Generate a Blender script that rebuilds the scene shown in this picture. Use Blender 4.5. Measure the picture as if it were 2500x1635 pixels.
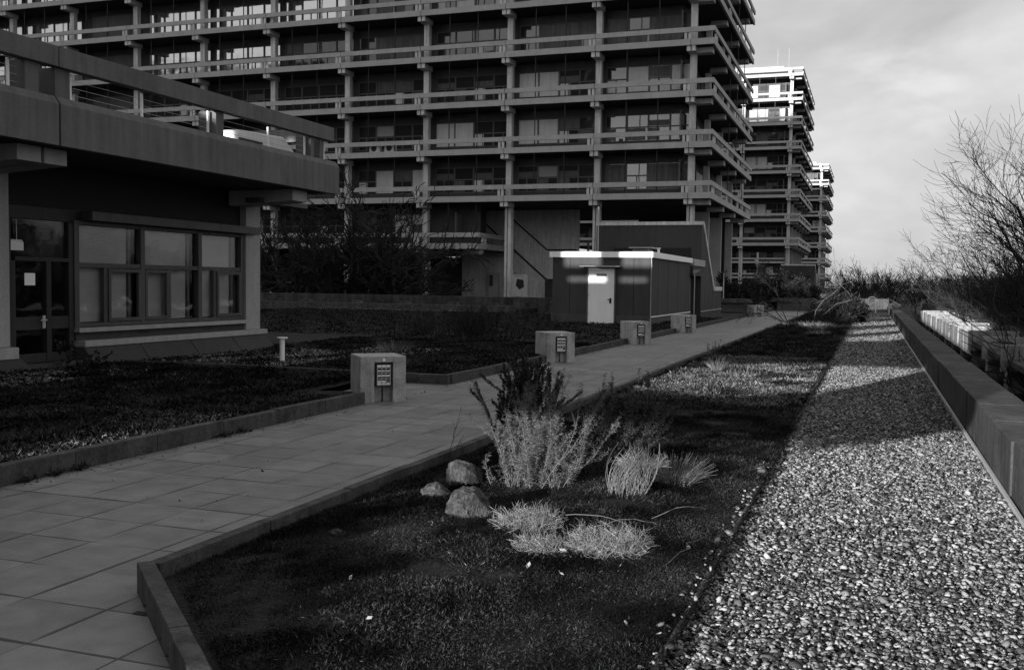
import bpy, bmesh, math, random
import numpy as np
from mathutils import Vector, Matrix
R = math.radians
D = bpy.data
sc = bpy.context.scene
for o in list(D.objects): D.objects.remove(o)
# ------------------------------------------------------------------ camera
EYE = 1.55
yaw, pitch, roll = R(19.5536), R(-2.924), R(.7605)
fw = Vector((-math.sin(yaw)*math.cos(pitch), math.cos(yaw)*math.cos(pitch), math.sin(pitch)))
r0 = Vector((math.cos(yaw), math.sin(yaw), 0)); u0 = r0.cross(fw)
rr = r0*math.cos(roll)+u0*math.sin(roll); uu = -r0*math.sin(roll)+u0*math.cos(roll)
cam = D.cameras.new('camera'); cam.lens = 35.49; cam.sensor_width = 36; cam.clip_start = .05; cam.clip_end = 6000
co = D.objects.new('camera', cam); sc.collection.objects.link(co); sc.camera = co
co.matrix_world = Matrix(((rr.x, uu.x, -fw.x, 0), (rr.y, uu.y, -fw.y, 0), (rr.z, uu.z, -fw.z, EYE), (0, 0, 0, 1)))
# ------------------------------------------------------------------ world, sun, exposure
SUN_EL, SUN_AZ = R(9.5), R(17.0)          # the sun stands behind the camera, a little to its left
TOSUN = Vector((-math.sin(SUN_AZ)*math.cos(SUN_EL), -math.cos(SUN_AZ)*math.cos(SUN_EL), math.sin(SUN_EL)))
KZ = math.tan(SUN_EL)/math.cos(SUN_AZ); KX = math.tan(SUN_AZ)
w = D.worlds.new('World'); sc.world = w; w.use_nodes = True
nt = w.node_tree; nt.nodes.clear()
def nd(nt, t, **k):
    n = nt.nodes.new(t)
    for a, b in k.items(): setattr(n, a, b)
    return n
sky = nd(nt, 'ShaderNodeTexSky', sky_type='NISHITA', sun_disc=False, sun_elevation=SUN_EL, sun_rotation=math.pi+SUN_AZ, dust_density=2.0)
bw = nd(nt, 'ShaderNodeRGBToBW'); nt.links.new(sky.outputs[0], bw.inputs[0])
tc = nd(nt, 'ShaderNodeTexCoord'); mp = nd(nt, 'ShaderNodeMapping'); mp.inputs['Scale'].default_value = (1.2, 1.2, 3.0); mp.inputs['Location'].default_value = (.3, .1, .2)
nt.links.new(tc.outputs['Generated'], mp.inputs[0])
nz = nd(nt, 'ShaderNodeTexNoise'); nz.inputs['Scale'].default_value = 2.6; nz.inputs['Detail'].default_value = 5; nz.inputs['Roughness'].default_value = .56; nz.inputs['Distortion'].default_value = .3
nt.links.new(mp.outputs[0], nz.inputs['Vector'])
cr = nd(nt, 'ShaderNodeMapRange'); cr.inputs[1].default_value = .3; cr.inputs[2].default_value = .7; cr.inputs[3].default_value = .68; cr.inputs[4].default_value = 1.2
nt.links.new(nz.outputs[0], cr.inputs[0])
# thin overcast: level the clear sky towards an even veil before the clouds shade it
veil = nd(nt, 'ShaderNodeMix', data_type='FLOAT'); veil.inputs[0].default_value = .6; veil.inputs[3].default_value = 8.0
nt.links.new(bw.outputs[0], veil.inputs[2])
mul = nd(nt, 'ShaderNodeMath', operation='MULTIPLY'); nt.links.new(veil.outputs[0], mul.inputs[0]); nt.links.new(cr.outputs[0], mul.inputs[1])
def sky_dir(px, py): return (fw+rr*((px-1250)/2464.3)-uu*((py-817.5)/2464.3)).normalized()
val = mul.outputs[0]
for (px, py, rad, amp) in ((2250, 150, .075, .22), (1950, 420, .16, .08), (2420, 330, .12, -.07), (2050, 60, .14, -.04)):
    d_ = sky_dir(px, py); vm = nd(nt, 'ShaderNodeVectorMath', operation='SUBTRACT'); vm.inputs[1].default_value = tuple(d_)
    ad = nd(nt, 'ShaderNodeVectorMath', operation='MULTIPLY_ADD'); nt.links.new(nz.outputs[1], ad.inputs[0]); ad.inputs[1].default_value = (.25, .25, .25); nt.links.new(tc.outputs['Generated'], ad.inputs[2])
    a2 = nd(nt, 'ShaderNodeVectorMath', operation='SUBTRACT'); nt.links.new(ad.outputs[0], a2.inputs[0]); a2.inputs[1].default_value = (.125, .125, .125); nt.links.new(a2.outputs[0], vm.inputs[0])
    sc_ = nd(nt, 'ShaderNodeVectorMath', operation='MULTIPLY'); nt.links.new(vm.outputs[0], sc_.inputs[0]); sc_.inputs[1].default_value = (1, 1, 1.9)
    ln = nd(nt, 'ShaderNodeVectorMath', operation='LENGTH'); nt.links.new(sc_.outputs[0], ln.inputs[0])
    mr = nd(nt, 'ShaderNodeMapRange', interpolation_type='SMOOTHERSTEP'); mr.inputs[1].default_value = 0; mr.inputs[2].default_value = rad; mr.inputs[3].default_value = 1+amp; mr.inputs[4].default_value = 1; nt.links.new(ln.outputs['Value'], mr.inputs[0])
    m2 = nd(nt, 'ShaderNodeMath', operation='MULTIPLY'); nt.links.new(val, m2.inputs[0]); nt.links.new(mr.outputs[0], m2.inputs[1]); val = m2.outputs[0]
bg = nd(nt, 'ShaderNodeBackground'); bg.inputs[1].default_value = .05; nt.links.new(val, bg.inputs[0])
wo = nd(nt, 'ShaderNodeOutputWorld'); nt.links.new(bg.outputs[0], wo.inputs[0])
sl = D.lights.new('sun', 'SUN'); sl.energy = 4.4; sl.angle = R(.32); sl.color = (1, 1, 1)
so = D.objects.new('sun', sl); sc.collection.objects.link(so); so.rotation_euler = TOSUN.to_track_quat('Z', 'Y').to_euler()
sc.view_settings.view_transform = 'Standard'; sc.view_settings.look = 'None'; sc.view_settings.exposure = 1.2; sc.view_settings.gamma = 1; sc.view_settings.use_curve_mapping = False
sc.cycles.max_bounces = 5; sc.cycles.diffuse_bounces = 3; sc.cycles.glossy_bounces = 3
# ------------------------------------------------------------------ materials
def newmat(name):
    m = D.materials.new(name); m.use_nodes = True; t = m.node_tree; t.nodes.clear()
    p = nd(t, 'ShaderNodeBsdfPrincipled'); o = nd(t, 'ShaderNodeOutputMaterial'); t.links.new(p.outputs[0], o.inputs[0])
    return m, t, p
def surf(name, v, rough=.85, big=.25, fine=.15, streak=0.0, bump=.3, fs=45, bs=.8, spec=.3, stain=0, bd=.01):
    m, t, p = newmat(name); g = nd(t, 'ShaderNodeNewGeometry')
    def noise(scale, det, sv=(1, 1, 1)):
        mp = nd(t, 'ShaderNodeMapping'); mp.inputs['Scale'].default_value = sv; t.links.new(g.outputs['Position'], mp.inputs[0])
        n = nd(t, 'ShaderNodeTexNoise'); n.inputs['Scale'].default_value = scale; n.inputs['Detail'].default_value = det; n.inputs['Roughness'].default_value = .62
        t.links.new(mp.outputs[0], n.inputs['Vector']); return n
    def fac(n, amt, prev):
        mr = nd(t, 'ShaderNodeMapRange'); mr.inputs[1].default_value = .3; mr.inputs[2].default_value = .7; mr.inputs[3].default_value = 1-amt; mr.inputs[4].default_value = 1+amt
        t.links.new(n.outputs[0], mr.inputs[0]); mu = nd(t, 'ShaderNodeMath', operation='MULTIPLY')
        if prev is None: mu.inputs[0].default_value = v
        else: t.links.new(prev, mu.inputs[0])
        t.links.new(mr.outputs[0], mu.inputs[1]); return mu.outputs[0]
    a = fac(noise(bs, 4), big, None); nf = noise(fs, 3); a = fac(nf, fine, a)
    if streak: a = fac(noise(1, 4, (7, 7, .5)), streak, a)
    if stain:
        n = noise(3.3, 6); mr = nd(t, 'ShaderNodeMapRange'); mr.inputs[1].default_value = .5; mr.inputs[2].default_value = .66; mr.inputs[3].default_value = 1; mr.inputs[4].default_value = 1-stain
        t.links.new(n.outputs[0], mr.inputs[0]); mu = nd(t, 'ShaderNodeMath', operation='MULTIPLY'); t.links.new(a, mu.inputs[0]); t.links.new(mr.outputs[0], mu.inputs[1]); a = mu.outputs[0]
    cb = nd(t, 'ShaderNodeCombineColor')
    for i in range(3): t.links.new(a, cb.inputs[i])
    t.links.new(cb.outputs[0], p.inputs['Base Color']); p.inputs['Roughness'].default_value = rough; p.inputs['Specular IOR Level'].default_value = spec
    if bump:
        b = nd(t, 'ShaderNodeBump'); b.inputs['Strength'].default_value = bump; b.inputs['Distance'].default_value = bd
        t.links.new(nf.outputs[0], b.inputs['Height']); t.links.new(b.outputs[0], p.inputs['Normal'])
    return m
def island(name, lo, hi, rough=.7, spec=.3, power=1.0, patch=0):
    """a colour of its own for every leaf or stone"""
    m, t, p = newmat(name); g = nd(t, 'ShaderNodeNewGeometry')
    pw = nd(t, 'ShaderNodeMath', operation='POWER'); t.links.new(g.outputs['Random Per Island'], pw.inputs[0]); pw.inputs[1].default_value = power
    mr = nd(t, 'ShaderNodeMapRange'); mr.inputs[3].default_value = lo; mr.inputs[4].default_value = hi; t.links.new(pw.outputs[0], mr.inputs[0]); a = mr.outputs[0]
    if patch:
        n = nd(t, 'ShaderNodeTexNoise'); n.inputs['Scale'].default_value = 1.6; n.inputs['Detail'].default_value = 4; t.links.new(g.outputs['Position'], n.inputs['Vector'])
        q = nd(t, 'ShaderNodeMapRange'); q.inputs[1].default_value = .4; q.inputs[2].default_value = .65; q.inputs[3].default_value = 1-patch; q.inputs[4].default_value = 1+patch; t.links.new(n.outputs[0], q.inputs[0])
        mu = nd(t, 'ShaderNodeMath', operation='MULTIPLY'); t.links.new(a, mu.inputs[0]); t.links.new(q.outputs[0], mu.inputs[1]); a = mu.outputs[0]
    cb = nd(t, 'ShaderNodeCombineColor')
    for i in range(3): t.links.new(a, cb.inputs[i])
    t.links.new(cb.outputs[0], p.inputs['Base Color']); p.inputs['Roughness'].default_value = rough; p.inputs['Specular IOR Level'].default_value = spec
    return m
def paving_mat():
    m, t, p = newmat('paving'); g = nd(t, 'ShaderNodeNewGeometry'); sp = nd(t, 'ShaderNodeSeparateXYZ'); t.links.new(g.outputs['Position'], sp.inputs[0])
    def M(op, a, b=None, c=None):
        n = nd(t, 'ShaderNodeMath', operation=op)
        for i, v in enumerate((a, b, c)):
            if v is None: continue
            if isinstance(v, (int, float)): n.inputs[i].default_value = v
            else: t.links.new(v, n.inputs[i])
        return n.outputs[0]
    def N(scale, det, loc=(0, 0, 0), sv=(1, 1, 1)):
        mp = nd(t, 'ShaderNodeMapping'); mp.inputs['Location'].default_value = loc; mp.inputs['Scale'].default_value = sv; t.links.new(g.outputs['Position'], mp.inputs[0])
        n = nd(t, 'ShaderNodeTexNoise'); n.inputs['Scale'].default_value = scale; n.inputs['Detail'].default_value = det; t.links.new(mp.outputs[0], n.inputs['Vector']); return n.outputs[0]
    P = .4765
    gx = M('DIVIDE', M('ADD', sp.outputs[0], 3.805+P*40), P); gy = M('DIVIDE', M('ADD', sp.outputs[1], -3.28+P*40), P)
    ix = M('FLOOR', gx); iy = M('FLOOR', gy); fx = M('FRACT', gx); fy = M('FRACT', gy)
    ex = M('MULTIPLY', M('MINIMUM', fx, M('SUBTRACT', 1.0, fx)), P); ey = M('MULTIPLY', M('MINIMUM', fy, M('SUBTRACT', 1.0, fy)), P)
    wv = N(1.7, 2); jw = M('MULTIPLY', M('SUBTRACT', wv, .34), .042)           # the joints open and close along the path
    wv2 = N(1.3, 2, (9, 4, 0)); jw2 = M('MULTIPLY', M('SUBTRACT', wv2, .37), .046)
    jx = M('LESS_THAN', ex, jw); jy = M('LESS_THAN', ey, jw2); j = M('MAXIMUM', jx, jy)
    wn = nd(t, 'ShaderNodeTexWhiteNoise', noise_dimensions='2D'); cx = nd(t, 'ShaderNodeCombineXYZ'); t.links.new(ix, cx.inputs[0]); t.links.new(iy, cx.inputs[1]); t.links.new(cx.outputs[0], wn.inputs[0])
    v = M('MULTIPLY', M('ADD', M('MULTIPLY', wn.outputs[0], .34), .83), .16)
    v = M('MULTIPLY', v, M('ADD', M('MULTIPLY', N(1.1, 5), .9), .55)); v = M('MULTIPLY', v, M('ADD', M('MULTIPLY', N(120, 2), .5), .75))
    v = M('MULTIPLY', v, M('ADD', M('MULTIPLY', N(6, 6), 1.0), .5))
    v = M('MULTIPLY', v, M('SUBTRACT', 1.0, M('MULTIPLY', j, .9)))
    cb = nd(t, 'ShaderNodeCombineColor')
    for i in range(3): t.links.new(v, cb.inputs[i])
    t.links.new(cb.outputs[0], p.inputs['Base Color']); p.inputs['Roughness'].default_value = .5; p.inputs['Specular IOR Level'].default_value = .6
    b = nd(t, 'ShaderNodeBump'); b.inputs['Strength'].default_value = .35; b.inputs['Distance'].default_value = .008
    t.links.new(M('SUBTRACT', M('ADD', M('MULTIPLY', N(90, 3), .4), M('MULTIPLY', N(3, 3), .5)), j), b.inputs['Height']); t.links.new(b.outputs[0], p.inputs['Normal'])
    return m
def glass_mat(name, base, rough, metal, spec=.8):
    m, t, p = newmat(name); p.inputs['Base Color'].default_value = (base, base, base, 1); p.inputs['Roughness'].default_value = rough; p.inputs['Metallic'].default_value = metal; p.inputs['Specular IOR Level'].default_value = spec
    g = nd(t, 'ShaderNodeNewGeometry'); n = nd(t, 'ShaderNodeTexNoise'); n.inputs['Scale'].default_value = .9; n.inputs['Detail'].default_value = 1; t.links.new(g.outputs['Position'], n.inputs['Vector'])
    b = nd(t, 'ShaderNodeBump'); b.inputs['Strength'].default_value = .25; b.inputs['Distance'].default_value = .03; t.links.new(n.outputs[0], b.inputs['Height']); t.links.new(b.outputs[0], p.inputs['Normal'])
    return m
def clear_glass():
    m = D.materials.new('clear_glass'); m.use_nodes = True; t = m.node_tree; t.nodes.clear(); o = nd(t, 'ShaderNodeOutputMaterial'); mx = nd(t, 'ShaderNodeMixShader'); tr = nd(t, 'ShaderNodeBsdfTransparent'); gl = nd(t, 'ShaderNodeBsdfGlossy'); fr = nd(t, 'ShaderNodeLayerWeight'); pw = nd(t, 'ShaderNodeMath', operation='POWER'); ma = nd(t, 'ShaderNodeMath', operation='MULTIPLY_ADD')
    tr.inputs[0].default_value = (1, 1, 1, 1); gl.inputs['Roughness'].default_value = .03; fr.inputs[0].default_value = .5; t.links.new(fr.outputs['Facing'], pw.inputs[0]); pw.inputs[1].default_value = 4; t.links.new(pw.outputs[0], ma.inputs[0]); ma.inputs[1].default_value = .6; ma.inputs[2].default_value = .035
    g = nd(t, 'ShaderNodeNewGeometry'); n = nd(t, 'ShaderNodeTexNoise'); n.inputs['Scale'].default_value = 1.3; t.links.new(g.outputs['Position'], n.inputs['Vector']); b = nd(t, 'ShaderNodeBump'); b.inputs['Strength'].default_value = .2; b.inputs['Distance'].default_value = .03; t.links.new(n.outputs[0], b.inputs['Height']); t.links.new(b.outputs[0], gl.inputs['Normal'])
    t.links.new(ma.outputs[0], mx.inputs[0]); t.links.new(tr.outputs[0], mx.inputs[1]); t.links.new(gl.outputs[0], mx.inputs[2]); t.links.new(mx.outputs[0], o.inputs[0]); return m
M = dict(
    glass_c=clear_glass(),
    conc=surf('concrete', .36, big=.1, fine=.12, streak=.08, bump=.25, fs=22, stain=.08),
    conc_l=surf('light_concrete', .52, big=.1, fine=.15, streak=.25, bump=.25, fs=22, stain=.15),
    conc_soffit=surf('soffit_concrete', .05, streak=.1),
    pav_conc=surf('pavilion_concrete', .115, big=.14, fine=.25, stain=.12, streak=.2, bump=.3, fs=60, bs=.7),
    pav_light=surf('pavilion_light_concrete', .32, big=.1, fine=.2, streak=.1, fs=60),
    lampblock=surf('exposed_aggregate', .36, big=.15, fine=.35, streak=.22, bump=.8, fs=70, bs=2, stain=.35, bd=.01),
    kerb=surf('kerb_concrete', .055, big=.3, fine=.3, streak=.35, bump=.6, fs=35, bs=2, stain=.5),
    wall=surf('weathered_wall', .042, big=.45, fine=.35, streak=.45, bump=.7, fs=40, bs=1.5, stain=.6),
    trough=surf('trough_concrete', .22, big=.25, fine=.25, streak=.3, bump=.5, fs=30, bs=1.5, stain=.35),
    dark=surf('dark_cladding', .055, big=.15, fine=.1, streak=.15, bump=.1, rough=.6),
    darkwall=surf('dark_render', .018, big=.15, fine=.2, bump=.15),
    panel=surf('grey_panel', .10, big=.12, fine=.1, streak=.12, bump=.1),
    shed=surf('shed_cladding', .05, big=.12, fine=.22, streak=.1, bump=.15, fs=50),
    wood=surf('dark_wood_frame', .022, big=.2, fine=.1, streak=.2, bump=.1, rough=.55),
    wood2=surf('grey_wood_frame', .06, big=.2, fine=.1, streak=.2, bump=.1, rough=.55),
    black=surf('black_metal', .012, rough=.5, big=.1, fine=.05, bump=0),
    white=surf('white_paint', .85, rough=.5, big=.05, fine=.06, streak=.06, bump=.05),
    metal=surf('galvanised_metal', .4, rough=.4, big=.15, fine=.1, bump=.1),
    blind=surf('blind_slats', .32, big=.08, fine=.06, bump=.1),
    blind2=surf('pale_blind', .55, big=.08, fine=.06, streak=.12, bump=.1),
    curtain=surf('grey_curtain', .11, big=.2, fine=.06, streak=.35, bump=.1),
    soil=surf('moss_soil', .008, big=.5, fine=.4, bump=1, fs=30, bs=2.5, bd=.03),
    grav_base=surf('gravel_base', .045, big=.2, fine=.6, bump=1, fs=45, bd=.03),
    ground=surf('rough_ground', .02, big=.4, fine=.3, bump=.8, fs=6, bd=.1),
    rock=surf('lichen_rock', .045, big=.7, fine=.65, bump=1, fs=34, bs=11, stain=.85, bd=.04),
    bark=surf('dark_bark', .016, big=.2, fine=.3, bump=.5, fs=20),
    bark_l=surf('pale_bark', .09, big=.2, fine=.3, bump=.5, fs=20),
    paving=paving_mat(),
    glass=glass_mat('window_glass', .03, .04, 0.0, .7),
    glass_m=glass_mat('coated_window_glass', .45, .06, .9),
    glass_d=glass_mat('door_glass', .01, .08, 0.0, .5),
    pebble=island('pebbles', .014, .32, rough=.75, power=1.7),
    moss=island('moss_leaves', .004, .042, rough=.9, power=1.8, patch=.85, spec=.1),
    dry=island('dry_grass', .06, .26, rough=.7, patch=.4),
    pale=island('pale_twigs', .05, .34, rough=.7),
    litter=island('leaf_litter', .02, .16, rough=.9),
    frame=surf('painted_frame', .10, rough=.6, big=.1, fine=.1, bump=0),
    thorn=island('thorny_stems', .04, .14, rough=.8),
    needle=island('shrub_needles', .015, .06, rough=.6),
    needle_p=island('grey_shrub_needles', .035, .16, rough=.6),
    evergreen=island('evergreen_leaves', .004, .02, rough=.7),
    leaf=island('fallen_leaves', .2, .36, rough=.6),
)
# ------------------------------------------------------------------ object helpers
COL = sc.collection
def link(name, me, parent=None):
    o = D.objects.new(name, me); COL.objects.link(o)
    if parent: o.parent = parent
    return o
def tag(o, label=None, cat=None, group=None, kind=None):
    if label: o['label'] = label
    if cat: o['category'] = cat
    if group: o['group'] = group
    if kind: o['kind'] = kind
    return o
def thing(name, loc, label, cat, group=None, rz=0):
    o = D.objects.new(name, None); COL.objects.link(o); o.location = loc; o.rotation_euler = (0, 0, rz); o.empty_display_size = .2
    return tag(o, label, cat, group)
def copy_tree(o, parent=None):
    c = o.copy(); COL.objects.link(c); c.parent = parent
    for ch in o.children: copy_tree(ch, c)
    return c
class MB:
    def __init__(s): s.v = []; s.f = []
    def hull(s, pts, faces): n = len(s.v); s.v += pts; s.f += [tuple(i+n for i in f) for f in faces]; return s
    def box(s, x0, x1, y0, y1, z0, z1):
        return s.hull([(x0, y0, z0), (x1, y0, z0), (x1, y1, z0), (x0, y1, z0), (x0, y0, z1), (x1, y0, z1), (x1, y1, z1), (x0, y1, z1)],
                      [(3, 2, 1, 0), (4, 5, 6, 7), (0, 1, 5, 4), (1, 2, 6, 5), (2, 3, 7, 6), (3, 0, 4, 7)])
    def prism(s, prof, a0, a1, axis='y'):
        """profile of 2D points swept along an axis: y -> (x,z), x -> (y,z), z -> (x,y)"""
        k = len(prof); P = {'y': lambda p, a: (p[0], a, p[1]), 'x': lambda p, a: (a, p[0], p[1]), 'z': lambda p, a: (p[0], p[1], a)}[axis]
        return s.hull([P(p, a0) for p in prof]+[P(p, a1) for p in prof], [tuple(range(k))[::-1], tuple(range(k, 2*k))]+[(i, (i+1) % k, k+(i+1) % k, k+i) for i in range(k)])
    def tube(s, pts, rad, n=6):
        pts = [Vector(p) for p in pts]; base = len(s.v); rad = rad if hasattr(rad, '__len__') else [rad]*len(pts)
        for i, p in enumerate(pts):
            d = (pts[min(i+1, len(pts)-1)]-pts[max(i-1, 0)]).normalized(); a = d.orthogonal().normalized(); b = d.cross(a)
            for k in range(n):
                t = 2*math.pi*k/n; s.v.append(tuple(p+(a*math.cos(t)+b*math.sin(t))*rad[i]))
        for i in range(len(pts)-1):
            for k in range(n): s.f.append((base+i*n+k, base+i*n+(k+1) % n, base+(i+1)*n+(k+1) % n, base+(i+1)*n+k))
        s.f.append(tuple(base+k for k in range(n))[::-1]); s.f.append(tuple(base+(len(pts)-1)*n+k for k in range(n))); return s
    def mesh(s, name, mat, bevel=0):
        me = D.meshes.new(name); me.from_pydata(s.v, [], s.f); me.materials.append(M[mat] if isinstance(mat, str) else mat)
        bm = bmesh.new(); bm.from_mesh(me); bmesh.ops.recalc_face_normals(bm, faces=bm.faces)
        if bevel: bmesh.ops.bevel(bm, geom=bm.edges[:], offset=bevel, segments=2, affect='EDGES', profile=.6)
        bm.to_mesh(me); bm.free(); return me
    def build(s, name, mat, parent=None, bevel=0): return link(name, s.mesh(name, mat, bevel), parent)
def box(name, mat, parent, *b, bevel=0): return MB().box(*b).build(name, mat, parent, bevel)
def npmesh(name, V, F, mat, smooth=False):
    """V (n,3), F (m,k) with one polygon size"""
    me = D.meshes.new(name); k = F.shape[1]
    me.vertices.add(len(V)); me.vertices.foreach_set('co', V.astype(np.float32).ravel())
    me.loops.add(F.size); me.loops.foreach_set('vertex_index', F.astype(np.int32).ravel())
    me.polygons.add(len(F)); me.polygons.foreach_set('loop_start', np.arange(0, F.size, k, dtype=np.int32)); me.polygons.foreach_set('loop_total', np.full(len(F), k, np.int32))
    if smooth: me.polygons.foreach_set('use_smooth', np.ones(len(F), bool))
    me.materials.append(M[mat]); me.update(calc_edges=True); me.validate(); return me
# leaf / blade cloud: every blade one kite of two triangles
def blades(P, Dr, L, Wd, rng):
    n = len(P); Dr = Dr/np.linalg.norm(Dr, axis=1, keepdims=True); q = rng.normal(size=(n, 3)); S = np.cross(Dr, q); S /= np.linalg.norm(S, axis=1, keepdims=True)+1e-9
    L = L[:, None]; Wd = Wd[:, None]; bend = np.cross(S, Dr)*L*rng.uniform(-.25, .25, (n, 1))
    V = np.stack([P, P+Dr*L*.45+S*Wd*.5+bend, P+Dr*L, P+Dr*L*.45-S*Wd*.5+bend], 1).reshape(-1, 3)
    return V, np.arange(n*4).reshape(-1, 4)
# ------------------------------------------------------------------ setting: ground, path, beds
ground = MB()
xs = [(-2500, -.06), (1.95, -.06), (2.0, -1.25), (6, -2.0), (30, -5), (140, -9), (2500, -9)]
ys = [-2500, -400, 0, 100, 260, 600, 2500]
for y in ys:
    for x, z in xs: ground.v.append((x, y, z))
for j in range(len(ys)-1):
    for i in range(len(xs)-1): a = j*len(xs)+i; ground.f.append((a, a+1, a+1+len(xs), a+len(xs)))
tag(ground.build('ground', 'ground'), kind='structure')
path = MB().box(-6.0, -3.30, 4.1, 76, -.05, 0.0)
path.prism([(-8.5, -3), (3.0, -3), (3.0, -2.2), (-3.30, 4.0995), (-8.5, 4.0995)], -.05, 0.0, 'z')
path.prism([(-7.0, 11.95), (-6.0005, 11.95), (-6.0005, 14.2), (-7.0, 14.2)], -.05, 0.0, 'z')
tag(path.build('path', 'paving'), kind='structure')
def bumpy(name, poly_x, poly_y, z, mat, amp, step, seed, inside=None):
    rng = np.random.default_rng(seed); X = np.arange(poly_x[0], poly_x[1]+step/2, step); Y = [poly_y[0]]; s = step
    while Y[-1] < poly_y[1]: Y.append(min(Y[-1]+s, poly_y[1])); s = min(s*1.04, step*6)
    Y = np.array(Y); X[-1] = poly_x[1]; xx, yy = np.meshgrid(X, Y); zz = z+hgt(xx, yy)*amp
    V = np.stack([xx, yy, zz], -1).reshape(-1, 3); nx = len(X); idx = np.arange(len(V)).reshape(len(Y), nx)
    F = np.stack([idx[:-1, :-1], idx[:-1, 1:], idx[1:, 1:], idx[1:, :-1]], -1).reshape(-1, 4)
    if inside is not None: c = V[F].mean(1); F = F[inside(c[:, 0], c[:, 1])]
    return link(name, npmesh(name, V, F, mat, True))
def hgt(x, y): return np.sin(x*2.1+1.3*np.sin(y*1.7))*.5+np.sin(y*2.7+x*3.1)*.35+np.sin(x*7.3+y*5.1)*.2+np.sin(y*9.7-x*6.3)*.15
DIAG = lambda x, y: (x+3.36)+(y-4.06) > .035     # inside of the kerb that cuts off the near corner of the bed
tag(bumpy('planting_bed', (-3.34, -.74), (.8, 66), .035, 'soil', .02, .05, 1, DIAG), kind='structure')
tag(bumpy('planting_bed', (-12.3, -6.12), (4.0, 14.1), .085, 'soil', .02, .15, 2, lambda x, y: ~((x > -7.1) & (y > 11.9))), kind='structure')
tag(bumpy('planting_bed', (-30, -6.1), (14.2, 47), .085, 'soil', .03, .3, 3), kind='structure')
tag(bumpy('gravel_bed', (-.75, 1.04), (1.4, 67), .0, 'grav_base', .006, .1, 4), kind='structure')
# kerbs
kb = MB()
def kerbs(x0, y0, x1, y1, z0, z1, wd, seg):
    L = math.hypot(x1-x0, y1-y0); n = max(1, round(L/seg)); dx, dy = (x1-x0)/L, (y1-y0)/L; px, py = -dy*wd/2, dx*wd/2
    rnd = random.Random(int(x0*10+y0))
    for i in range(n):
        a, b = i*L/n+.004, (i+1)*L/n-.004; h = rnd.uniform(-.006, .006)
        kb.prism([(x0+dx*a+px, y0+dy*a+py), (x0+dx*a-px, y0+dy*a-py), (x0+dx*b-px, y0+dy*b-py), (x0+dx*b+px, y0+dy*b+py)], z0, z1+h, 'z')
kerbs(-3.36, 4.12, -3.36, 66, -.05, .125, .075, 1.0)
kerbs(-3.36, 4.06, 1.2, -.27, -.05, .15, .08, 1.0)
kerbs(-6.07, 1.5, -6.07, 11.4, -.05, .15, .11, 1.0)
kerbs(-6.07, 14.2, -6.07, 76, -.05, .14, .11, 1.0)
kerbs(-12.2, 14.12, -6.02, 14.12, -.05, .15, .11, 1.0)
kerbs(-.76, 1.5, -.76, 66, -.05, .05, .02, 2.0)
tag(kb.build('kerb_strip', 'kerb', bevel=.006), kind='structure')
# ------------------------------------------------------------------ low wall right of the gravel
lw = thing('low_wall', (1.2, 30, 0), 'long low weathered concrete wall running along the right edge of the gravel', 'wall')
def local(mb, t):
    ox, oy, oz = t.location; c, s = math.cos(-t.rotation_euler.z), math.sin(-t.rotation_euler.z)
    mb.v = [((x-ox)*c-(y-oy)*s, (x-ox)*s+(y-oy)*c, z-oz) for x, y, z in mb.v]; return mb
y = .5; rnd = random.Random(5)
while y < 60:
    L = 1.27 if y < 11 else 2.4; e = rnd.uniform(-.008, .008)
    b = MB().box(1.0+e, 1.44+e, y+.006, min(y+L, 60)-.006, -.04, .45+e/2); local(b, lw).build('wall_block', 'wall', lw, .012); y += L
local(MB().box(.965, .985, .5, 60, -.02, .055), lw).build('edge_strip', 'metal', lw)
local(MB().box(1.1, 1.42, 60.3, 110, -.2, .25), lw).build('wall_end', 'kerb', lw, .01)
# ------------------------------------------------------------------ troughs beyond the wall
def trough_mesh():
    P = {}
    P['deck'] = (MB().box(0.001, 1.0, .02, 3.2, .22, .33), 'wall', 1)
    P['pillar'] = (MB().prism([(.04, -.3), (.34, -.3), (.30, .26), (.04, .26)], .1, .62, 'y'), 'trough', 1)
    P['foot'] = (MB().box(-.03, .5, .03, .75, -1.3, -.303), 'wall', 1)
    P['cheek'] = (MB().box(-.10, 1.0, -.16, .0, .10, .58), 'trough', 1)
    return P
TP = trough_mesh()
names = ['nearest one, at the right photo edge', 'second from the right edge, in shade', 'third from the right edge, last in shade', 'first with its front panels in the sun', 'second of the sunlit ones', 'third of the sunlit ones', 'fourth of the sunlit ones', 'fifth of the sunlit ones', 'sixth of the sunlit ones', 'seventh of the sunlit ones', 'farthest sunlit one']
meshes = {k: v[0].mesh(k, v[1], .012) for k, v in TP.items()}
fp = [MB().box(-.07, .0, .12, 1.5, .02, .5).mesh('front_panel', 'trough', .012), MB().box(-.07, .0, 1.64, 3.08, .02, .5).mesh('front_panel', 'trough', .012)]
for i in range(11):
    t = thing('concrete_trough', (2.3, 16.6+3.25*i, 0), 'concrete trough on pillars beyond the wall, '+names[i], 'trough', 'concrete troughs in a row beyond the low wall')
    for k in meshes: link(k, meshes[k], t)
    if i >= 3:
        for q in fp: link('front_panel', q, t)
bwl = thing('parapet_wall', (3.4, 30, 0), 'thin concrete parapet behind the row of troughs, lichen on top', 'wall')
y = 14.0
while y < 75: local(MB().box(3.33, 3.45, y+.01, y+4.9, -1.6, .62), bwl).build('wall_block', 'wall', bwl, .01); y += 4.91
tag(MB().box(1.75, 1.95, 75.5, 130, -.1, .42).build('edge_beam', 'kerb', None, .01), 'low dark concrete edge beam continuing far behind the trough row', 'wall')
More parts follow.
